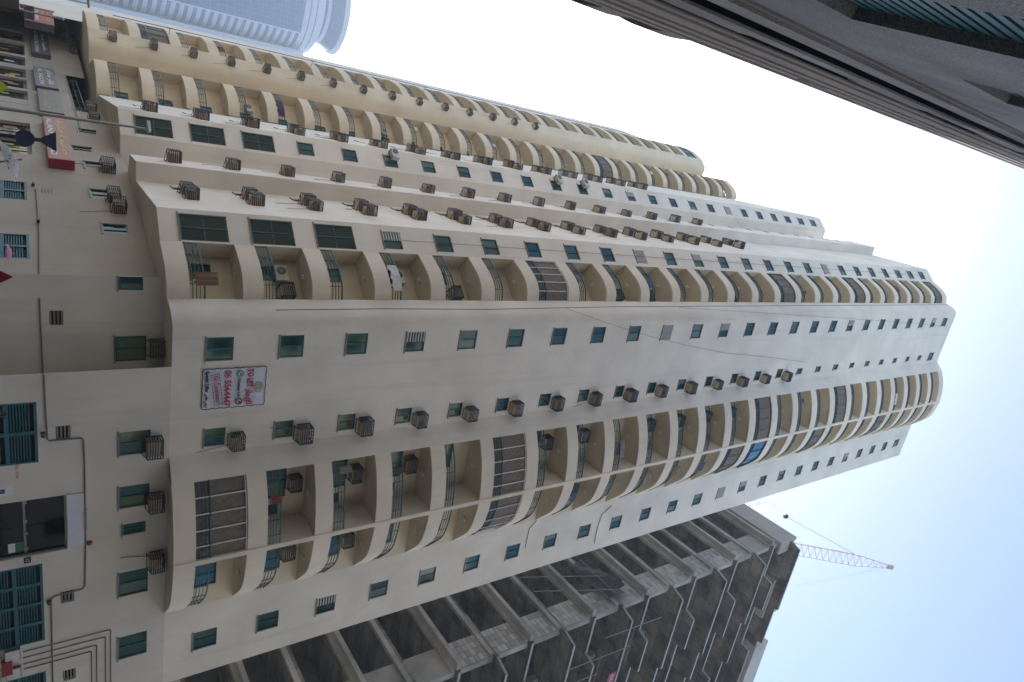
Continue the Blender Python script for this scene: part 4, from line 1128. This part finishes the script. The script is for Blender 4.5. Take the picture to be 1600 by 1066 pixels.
# flat glass front (towards the viewer is -Y in this frame after the turn)
xg = 350 * math.tan(R_(2.15))
add('glass_front', MB().box(-40, xg, -25.5, -6, 0, ztop(17.45)).mesh('glass_front', 'sky_glass'), skyt)
mul = MB()
for k in range(33): mul.box(-40, xg + .05, -25.75, -25.52, 4 + k * 3.4, 4.35 + k * 3.4)
for k in range(24): mul.box(xg - 1 - k * 2.2, xg - .85 - k * 2.2, -25.8, -25.53, 0, ztop(17.4))
add('mullions', mul.mesh('mullions', 'sky_rib'), skyt)['kind'] = 'stuff'
add('edge_fin', MB().box(xg, xg + .6, -26, -20, 0, ztop(17.5)).mesh('edge_fin', 'sky_white'), skyt)
x1, x2 = 350 * math.tan(R_(3.75)), 350 * math.tan(R_(4.4))
add('side_slab', MB().box(x1 - 1, x2, -16, 8, 0, ztop(18.35)).mesh('side_slab', 'sky_white'), skyt)
add('side_glass', MB().box(x1 + 1.2, x1 + 3.0, -16.4, -16.02, 0, ztop(17.2)).mesh('side_glass', 'sky_glass'), skyt)
add('crown_drum', MB().lathe([(21, ztop(18.9)), (21, ztop(19.3)), (15.5, ztop(19.32)), (15.5, ztop(19.6))], nseg).mesh('crown_drum', 'sky_white'), skyt)
add('crown_cone', MB().lathe([(15.2, ztop(19.4)), (20.2, ztop(20.8)), (20.2, ztop(20.9))], nseg).mesh('crown_cone', 'sky_glass'), skyt)
for r0, z0_, z1_ in ((16.6, 19.72, 19.95), (20.6, 20.8, 21.15)):
    add('crown_ring', MB().lathe([(r0, ztop(z0_)), (r0 + .6, ztop(z1_)), (r0 - 1.5, ztop(z1_))], nseg).mesh('crown_ring', 'sky_white'), skyt)
rl = MB()
for k in range(80):
    a = 2 * math.pi * k / 80; rl.bar((20.6 * math.cos(a), 20.6 * math.sin(a), ztop(21.15)), (20.6 * math.cos(a), 20.6 * math.sin(a), ztop(21.4)), .22)
for k in range(40):
    a, b = 2 * math.pi * k / 40, 2 * math.pi * (k + 1) / 40; rl.bar((20.6 * math.cos(a), 20.6 * math.sin(a), ztop(21.4)), (20.6 * math.cos(b), 20.6 * math.sin(b), ztop(21.4)), .25)
add('crown_railing', rl.mesh('crown_railing', 'sky_rib'), skyt)

# ------------------------------------------------------------------ street lamp, signs, people and other things in the street
def pole_thing(name, label, cat, top, r0, r1, mat, n=8):
    o = empty(name, (top.x, top.y, 0)); tag(o, label, cat)
    add('pole', MB().tube([(0, 0, 0), (0, 0, top.z)], r0, n, r1).mesh('pole', mat), o)
    add('base_plate', MB().box(-.18, .18, -.18, .18, 0, .03).mesh('base_plate', mat), o)
    return o
p = at_r(232, 202, 33)
o = pole_thing('street_lamp', 'tall thin street lamp post in front of the shop signs', 'lamp', p, .09, .05, 'galv')
add('lamp_head', MB().hexa([(-.35, -.14, -.06), (.12, -.14, -.02), (.12, .14, -.02), (-.35, .14, -.06)], [(-.33, -.12, .06), (.1, -.12, .09), (.1, .12, .09), (-.33, .12, .06)]).mesh('lamp_head', 'ac_white'), o, (0, 0, p.z))
add('arm', MB().bar((.1, 0, .0), (-.2, 0, .03), .05).mesh('arm', 'galv'), o, (0, 0, p.z - .05))
p = at_r(137, 6, 75)
o = pole_thing('street_lamp', 'far street lamp post against the hazy skyscraper', 'lamp', p, .10, .05, 'galv')
add('lamp_head', MB().hexa([(-.5, -.2, -.05), (.3, -.2, 0), (.3, .2, 0), (-.5, .2, -.05)], [(-.45, -.16, .1), (.25, -.16, .14), (.25, .16, .14), (-.45, .16, .1)]).mesh('lamp_head', 'wood_brown'), o, (0, 0, p.z))
p = at_r(85, 19, 62)
o = pole_thing('sign_post', 'thin grey post behind the red shop sign', 'post', p, .06, .05, 'galv')
add('bracket', MB().box(-.05, .9, -.05, .05, -.9, -.3).mesh('bracket', 'dark_metal'), o, (0, 0, p.z - .9))
p = at_r(97, 30, 60)
o = pole_thing('sign_post', 'grey post with a knob ending beside the red shop sign', 'post', p, .06, .06, 'galv')
add('knob', MB().lathe([(.03, -.1), (.12, 0), (.1, .1), (.02, .14)], 10).mesh('knob', 'galv'), o, (0, 0, p.z))
# round and triangular traffic signs seen from behind
p = at_r(88, 222, 20)
o = pole_thing('traffic_sign', 'traffic sign post with a blue round and a triangular plate seen from behind', 'sign', p, .05, .05, 'dark_metal')
az_ = math.atan2(p.x, p.y)
c0_ = at_r(39, 219, 20); rr = (at_r(39, 232, 20) - at_r(39, 206, 20)).xy.length / 2
pl = add('plate', MB().quad(*disc(rr, -.06, 0, 0, 28)).quad(*disc(rr, -.05, 0, 0, 28)[::-1]).mesh('plate', 'sign_blue', fix=False), o, (0, 0, c0_.z), -az_)
z_tri = at_r(80, 222, 20).z
tri = [(-.24, -.06, .15), (.24, -.06, .15), (0, -.06, -.24)]
tri_ = [(a * -1, b, c * -1) for a, b, c in tri]
add('plate', MB().hexa([tri[0], tri[1], tri[2], tri[2]], [(x, y + .01, z) for x, y, z in (tri[0], tri[1], tri[2], tri[2])]).mesh('plate', 'sign_blue'), o, (0, 0, z_tri - .05), -az_)
for zz in (c0_.z - .12, c0_.z + .12, z_tri - .1): add('clamp', MB().box(-.12, .12, -.05, .05, -.02, .02).mesh('clamp', 'galv'), o, (0, 0, zz), -az_)
# lime diamond warning sign
p = at_r(13, 137, 30)
o = pole_thing('warning_sign', 'lime yellow diamond warning sign at the foot of the shops', 'sign', p - Vector((0, 0, .3)), .035, .035, 'galv')
az_ = math.atan2(p.x, p.y)
add('plate', MB().hexa([(-.55, -.05, 0), (0, -.05, -.55), (.55, -.05, 0), (0, -.05, .55)], [(-.55, -.035, 0), (0, -.035, -.55), (.55, -.035, 0), (0, -.035, .55)]).mesh('plate', 'lime'), o, (0, 0, p.z - .55), -az_)
add('symbol', MB().box(-.06, .06, -.06, -.052, -.2, .22).box(-.16, .06, -.061, -.053, .12, .22).mesh('symbol', 'letter_black'), o, (0, 0, p.z - .55), -az_)
# red bordered road works triangle
p = at_r(21, 433, 15)
o = pole_thing('warning_sign', 'red bordered triangular road sign with lime centre near the chamfered wall', 'sign', p - Vector((0, 0, .2)), .03, .03, 'galv')
az_ = math.atan2(p.x, p.y)
def trib(w, y0, y1, z0, z1): return [(-w, y0, z0), (w, y0, z0), (0, y0, z1), (0, y0, z1)], [(-w, y1, z0), (w, y1, z0), (0, y1, z1), (0, y1, z1)]
add('plate', MB().hexa(*trib(.5, -.05, -.035, -.85, 0)).mesh('plate', 'red_paint'), o, (0, 0, p.z), -az_)
add('face', MB().hexa(*trib(.34, -.058, -.051, -.76, -.2)).mesh('face', 'lime'), o, (0, 0, p.z), -az_)

# people: one continuous skinned body each
def person(loc, h, label, top, bottom, hair, skin='skin', facing=0, arm=None):
    o = empty('person', loc, facing); tag(o, label, 'person', 'people on the pavement')
    k = h / 1.75
    J = {'pel': (0, 0, .95), 'wst': (0, 0, 1.08), 'chs': (0, .0, 1.30), 'nck': (0, 0, 1.47), 'hd0': (0, -.01, 1.56), 'hd1': (0, -.01, 1.66), 'hd2': (0, 0, 1.72),
         'lh': (.1, 0, .90), 'lk': (.11, -.02, .50), 'la': (.11, .02, .09), 'lt': (.12, -.15, .04), 'rh': (-.1, 0, .90), 'rk': (-.12, -.03, .50), 'ra': (-.13, .02, .09), 'rt': (-.15, -.15, .04),
         'ls': (.19, 0, 1.40), 'le': (.25, .02, 1.13), 'lw': (.24, -.10, .90), 'lp': (.24, -.13, .82), 'rs': (-.19, 0, 1.40), 're': (-.25, .02, 1.13), 'rw': (-.24, -.10, .90), 'rp': (-.24, -.13, .82)}
    if arm: J.update(arm)
    Rr = dict(pel=.15, wst=.125, chs=.15, nck=.055, hd0=.075, hd1=.095, hd2=.075, lh=.10, lk=.062, la=.045, lt=.04, rh=.10, rk=.062, ra=.045, rt=.04, ls=.07, le=.045, lw=.033, lp=.035, rs=.07, re=.045, rw=.033, rp=.035)
    E_ = [('pel', 'wst'), ('wst', 'chs'), ('chs', 'nck'), ('nck', 'hd0'), ('hd0', 'hd1'), ('hd1', 'hd2'), ('pel', 'lh'), ('lh', 'lk'), ('lk', 'la'), ('la', 'lt'), ('pel', 'rh'), ('rh', 'rk'), ('rk', 'ra'), ('ra', 'rt'),
          ('chs', 'ls'), ('ls', 'le'), ('le', 'lw'), ('lw', 'lp'), ('chs', 'rs'), ('rs', 're'), ('re', 'rw'), ('rw', 'rp')]
    def skin_mesh(keys, scale, name, mats):
        ks = list(keys); me = bpy.data.meshes.new(name)
        me.from_pydata([tuple(c * k for c in J[q]) for q in ks], [(ks.index(a), ks.index(b)) for a, b in E_ if a in ks and b in ks], [])
        ob = bpy.data.objects.new(name, me); COL.objects.link(ob)
        md = ob.modifiers.new('skin', 'SKIN'); ob.modifiers.new('sub', 'SUBSURF').levels = 1
        for v, q in zip(me.skin_vertices[0].data, ks): r = Rr[q] * k * scale; v.radius = (r, r)
        me.skin_vertices[0].data[0].use_root = True
        bpy.context.view_layer.update()
        ev = bpy.data.meshes.new_from_object(ob.evaluated_get(bpy.context.evaluated_depsgraph_get()))
        bpy.data.objects.remove(ob)
        ev.materials.clear(); ev.materials.append(MATS[mats])
        for p_ in ev.polygons: p_.use_smooth = True
        return add(name, ev, o)
    skin_mesh(J.keys(), 1.0, 'body', skin)
    skin_mesh([q for q in ('wst', 'chs', 'pel', 'ls', 'le', 'rs', 're')], 1.14, 'shirt', top)
    skin_mesh([q for q in ('pel', 'lh', 'lk', 'la', 'rh', 'rk', 'ra')], 1.16, 'trousers', bottom)
    add('hair', MB().lathe([(.02, 1.79 * k), (.075 * k, 1.765 * k), (.112 * k, 1.70 * k), (.115 * k, 1.62 * k), (.095 * k, 1.55 * k)], 14).mesh('hair', hair, smooth=True), o, (0, .02, 0))
    f = MB()
    for sx in (-1, 1): f.box(sx * .035 * k - .012, sx * .035 * k + .012, -.112 * k, -.098 * k, 1.635 * k, 1.65 * k)
    add('eyes', f.mesh('eyes', 'hair_black'), o)
    add('nose', MB().hexa([(-.015, -.105 * k, 1.585 * k), (.015, -.105 * k, 1.585 * k), (.012, -.09 * k, 1.63 * k), (-.012, -.09 * k, 1.63 * k)], [(-.012, -.128 * k, 1.59 * k), (.012, -.128 * k, 1.59 * k), (.006, -.105 * k, 1.635 * k), (-.006, -.105 * k, 1.635 * k)]).mesh('nose', skin), o)
    return o
pv = MB().box(-60, 60, 0, 400, 0, .16)
kerb_poly = [tuple(FP.pt(24, 0, 3.2).xy), tuple(FP.pt(-2.5, 0, 3.2).xy), (-6.0, 29.5), (-12.8, 38.3), (-17.2, 45.6), (-25.6, 60.1), (-32.6, 69.9), (-45, 90)] + PD[::-1][0:7][:-1] + [tuple(FP.pt(0, 0, 0).xy), tuple(FP.pt(24).xy)]
tag(add('pavement', MB().prism(kerb_poly, .004, .15).mesh('pavement', 'paving')), kind='structure')
q = at_r(17, 646, 27); person((q.x, q.y, .15), 1.72, 'person in a purple top with black hair before the left teal door', 'cloth_purple', 'letter_black', 'hair_black', facing=math.atan2(q.x, q.y) * -1)
q = at_r(8, 420, 20); person((q.x, q.y, .0), 1.74, 'person in a white shirt under a pale pink umbrella', 'cloth_white', 'cloth_blue', 'hair_black', facing=.4,
       arm={'lw': (.20, -.22, 1.22), 'le': (.26, -.08, 1.10), 'lp': (.19, -.26, 1.28)})
def umbrella(c, rad, tilt, label, mat, spots=False):
    o = empty('umbrella', c); o.rotation_euler = tilt; tag(o, label, 'umbrella')
    n = 16; prof = [(.01, .0), (.35 * rad, -.05 * rad), (.7 * rad, -.20 * rad), (rad, -.42 * rad)]
    b = MB(); base = 0
    rings = [[(r * math.cos(2 * math.pi * j / n), r * math.sin(2 * math.pi * j / n), z + (.04 * rad if j % 2 and r == rad else 0)) for j in range(n)] for r, z in prof]
    for a, d in zip(rings, rings[1:]):
        for j in range(n): b.quad(a[j], a[(j + 1) % n], d[(j + 1) % n], d[j])
    add('canopy', b.mesh('canopy', mat, smooth=True), o)
    add('shaft', MB().tube([(0, 0, .05), (0, 0, -1.0 * max(.7, rad))], .011, 6).mesh('shaft', 'galv'), o)
    add('handle', MB().tube([(0, 0, -1.0 * max(.7, rad)), (0, 0, -1.0 * max(.7, rad) - .1), (.03, 0, -1.0 * max(.7, rad) - .15), (.07, 0, -1.0 * max(.7, rad) - .12)], .016, 6).mesh('handle', 'hair_black'), o)
    return o
m, nt, b = nodes('spotted_cloth')
vv = N(nt, 'ShaderNodeTexVoronoi'); vv.inputs['Scale'].default_value = 22; nt.links.new(obj_node(nt, (1, 1, 1)), vv.inputs['Vector'])
nt.links.new(ramp(nt, vv.outputs['Distance'], [(.22, (.03, .03, .03)), (.30, (.55, .53, .50))]), b.inputs['Base Color']); b.inputs['Roughness'].default_value = .9
q = at_r(19, 396, 20); umbrella(q, .24, (0, 0, 0), 'small pale pink umbrella held up in front of the dark chamfered wall', 'cloth_pink')
q = at_r(27, 250, 11); umbrella(q, .27, (R_(8), R_(-14), 0), 'white umbrella with dark spots near the blue traffic sign', 'spotted_cloth')
q = at_r(0, 262, 11.2); person((q.x, q.y, 0), 1.6, 'person in a grey top holding the spotted umbrella', 'conduit_grey', 'letter_black', 'hair_black', facing=.8, arm={'lw': (.14, -.2, 1.3), 'le': (.26, -.06, 1.12), 'lp': (.12, -.24, 1.36)})
# a dark car at the right edge
q = at_r(16, 1062, 20.5)
car = empty('parked_car', (q.x, q.y, 0), AL); tag(car, 'glossy black parked car whose roof shows at the corner', 'car')
def extr(poly, y0, y1): return [(x, y0, z) for x, z in poly], [(x, y1, z) for x, z in poly]
def side_prism(poly, hw, inset=0):
    b = MB(); n = len(poly); A = [(x, -hw + (inset if z > 1.05 else 0), z) for x, z in poly]; B = [(x, hw - (inset if z > 1.05 else 0), z) for x, z in poly]
    i = 0; b.v = A + B; b.f = [tuple(range(n))[::-1], tuple(range(n, 2 * n))] + [(k, (k + 1) % n, n + (k + 1) % n, n + k) for k in range(n)]; b.m = [0] * len(b.f); return b
add('body', side_prism([(-2.3, .35), (2.3, .35), (2.35, .7), (2.2, 1.0), (1.2, 1.08), (-2.2, 1.1), (-2.35, .7)], .92).mesh('body', 'car_black'), car)
add('cabin', side_prism([(1.15, 1.06), (.45, 1.66), (.2, 1.74), (-1.7, 1.74), (-2.1, 1.60), (-2.2, 1.08)], .86, .12).mesh('cabin', 'pane_dark'), car)
add('roof', MB().prism([(.35, -.68), (.35, .68), (-1.75, .68), (-1.75, -.68)], 1.735, 1.80).mesh('roof', 'car_black'), car)
for x in (-1.4, 1.45):
    for y in (-.84, .84):
        wv = MB().lathe([(.34, -.11), (.36, -.05), (.36, .05), (.34, .11)], 20).mesh('wheel', 'tyre'); c = add('wheel', wv, car, (x, y, .36)); c.rotation_euler = (math.pi / 2, 0, 0)
        add('rim', MB().lathe([(.22, -.115), (.2, .115)], 14).mesh('rim', 'galv'), c)
for y in (-.65, .65): add('headlight', MB().box(2.18, 2.33, y - .2, y + .2, .74, .88).mesh('headlight', 'bulb'), car)
for y in (-.95, .95): add('mirror', MB().box(.75, .95, y - .1, y + .1, 1.08, 1.22).mesh('mirror', 'car_black'), car)
# dark signal head at the street end
p = at_r(31, 9, 40)
o = pole_thing('signal_post', 'black signal head with a small red lamp on top at the street end', 'signal', p - Vector((0, 0, .5)), .06, .06, 'dark_metal')
add('housing', MB().box(-.30, .30, -.25, .25, -1.1, -.02).mesh('housing', 'fan_black'), o, (0, 0, p.z))
add('lamp', MB().lathe([(.07, 0), (.10, .06), (.07, .14), (.01, .17)], 12).mesh('lamp', 'red_paint', smooth=True), o, (0, 0, p.z))
# bird
q = at_r(1153, 180, 60)
bird = empty('bird', q); tag(bird, 'small dark bird flying in the bright sky', 'bird')
add('body', MB().lathe([(.01, -.22), (.05, -.12), (.07, 0), (.045, .12), (.012, .2)], 10).mesh('body', 'feather', smooth=True), bird).rotation_euler = (R_(80), 0, .5)
for sx in (-1, 1):
    add('wing', MB().hexa([(0, -.06, 0), (sx * .25, -.10, .10), (sx * .25, .03, .10), (0, .08, 0)], [(0, -.06, .012), (sx * .25, -.10, .112), (sx * .25, .03, .112), (0, .08, .012)]).mesh('wing', 'feather'), bird)

# ------------------------------------------------------------------ the hazy air of the city
m = bpy.data.materials.new('haze_air'); m.use_nodes = True; nt = m.node_tree
for n_ in list(nt.nodes):
    if n_.type == 'BSDF_PRINCIPLED': nt.nodes.remove(n_)
pv_ = nt.nodes.new('ShaderNodeVolumePrincipled'); pv_.inputs['Color'].default_value = (.72, .86, 1.0, 1); pv_.inputs['Density'].default_value = HAZE
pv_.inputs['Anisotropy'].default_value = .25
nt.links.new(pv_.outputs[0], [n_ for n_ in nt.nodes if n_.type == 'OUTPUT_MATERIAL'][0].inputs['Volume'])
MATS['haze_air'] = m
tag(add('haze', MB().box(-615, 615, -615, 615, -1.6, 150).mesh('haze', 'haze_air')), 'pale hot haze hanging in the air', kind='stuff')
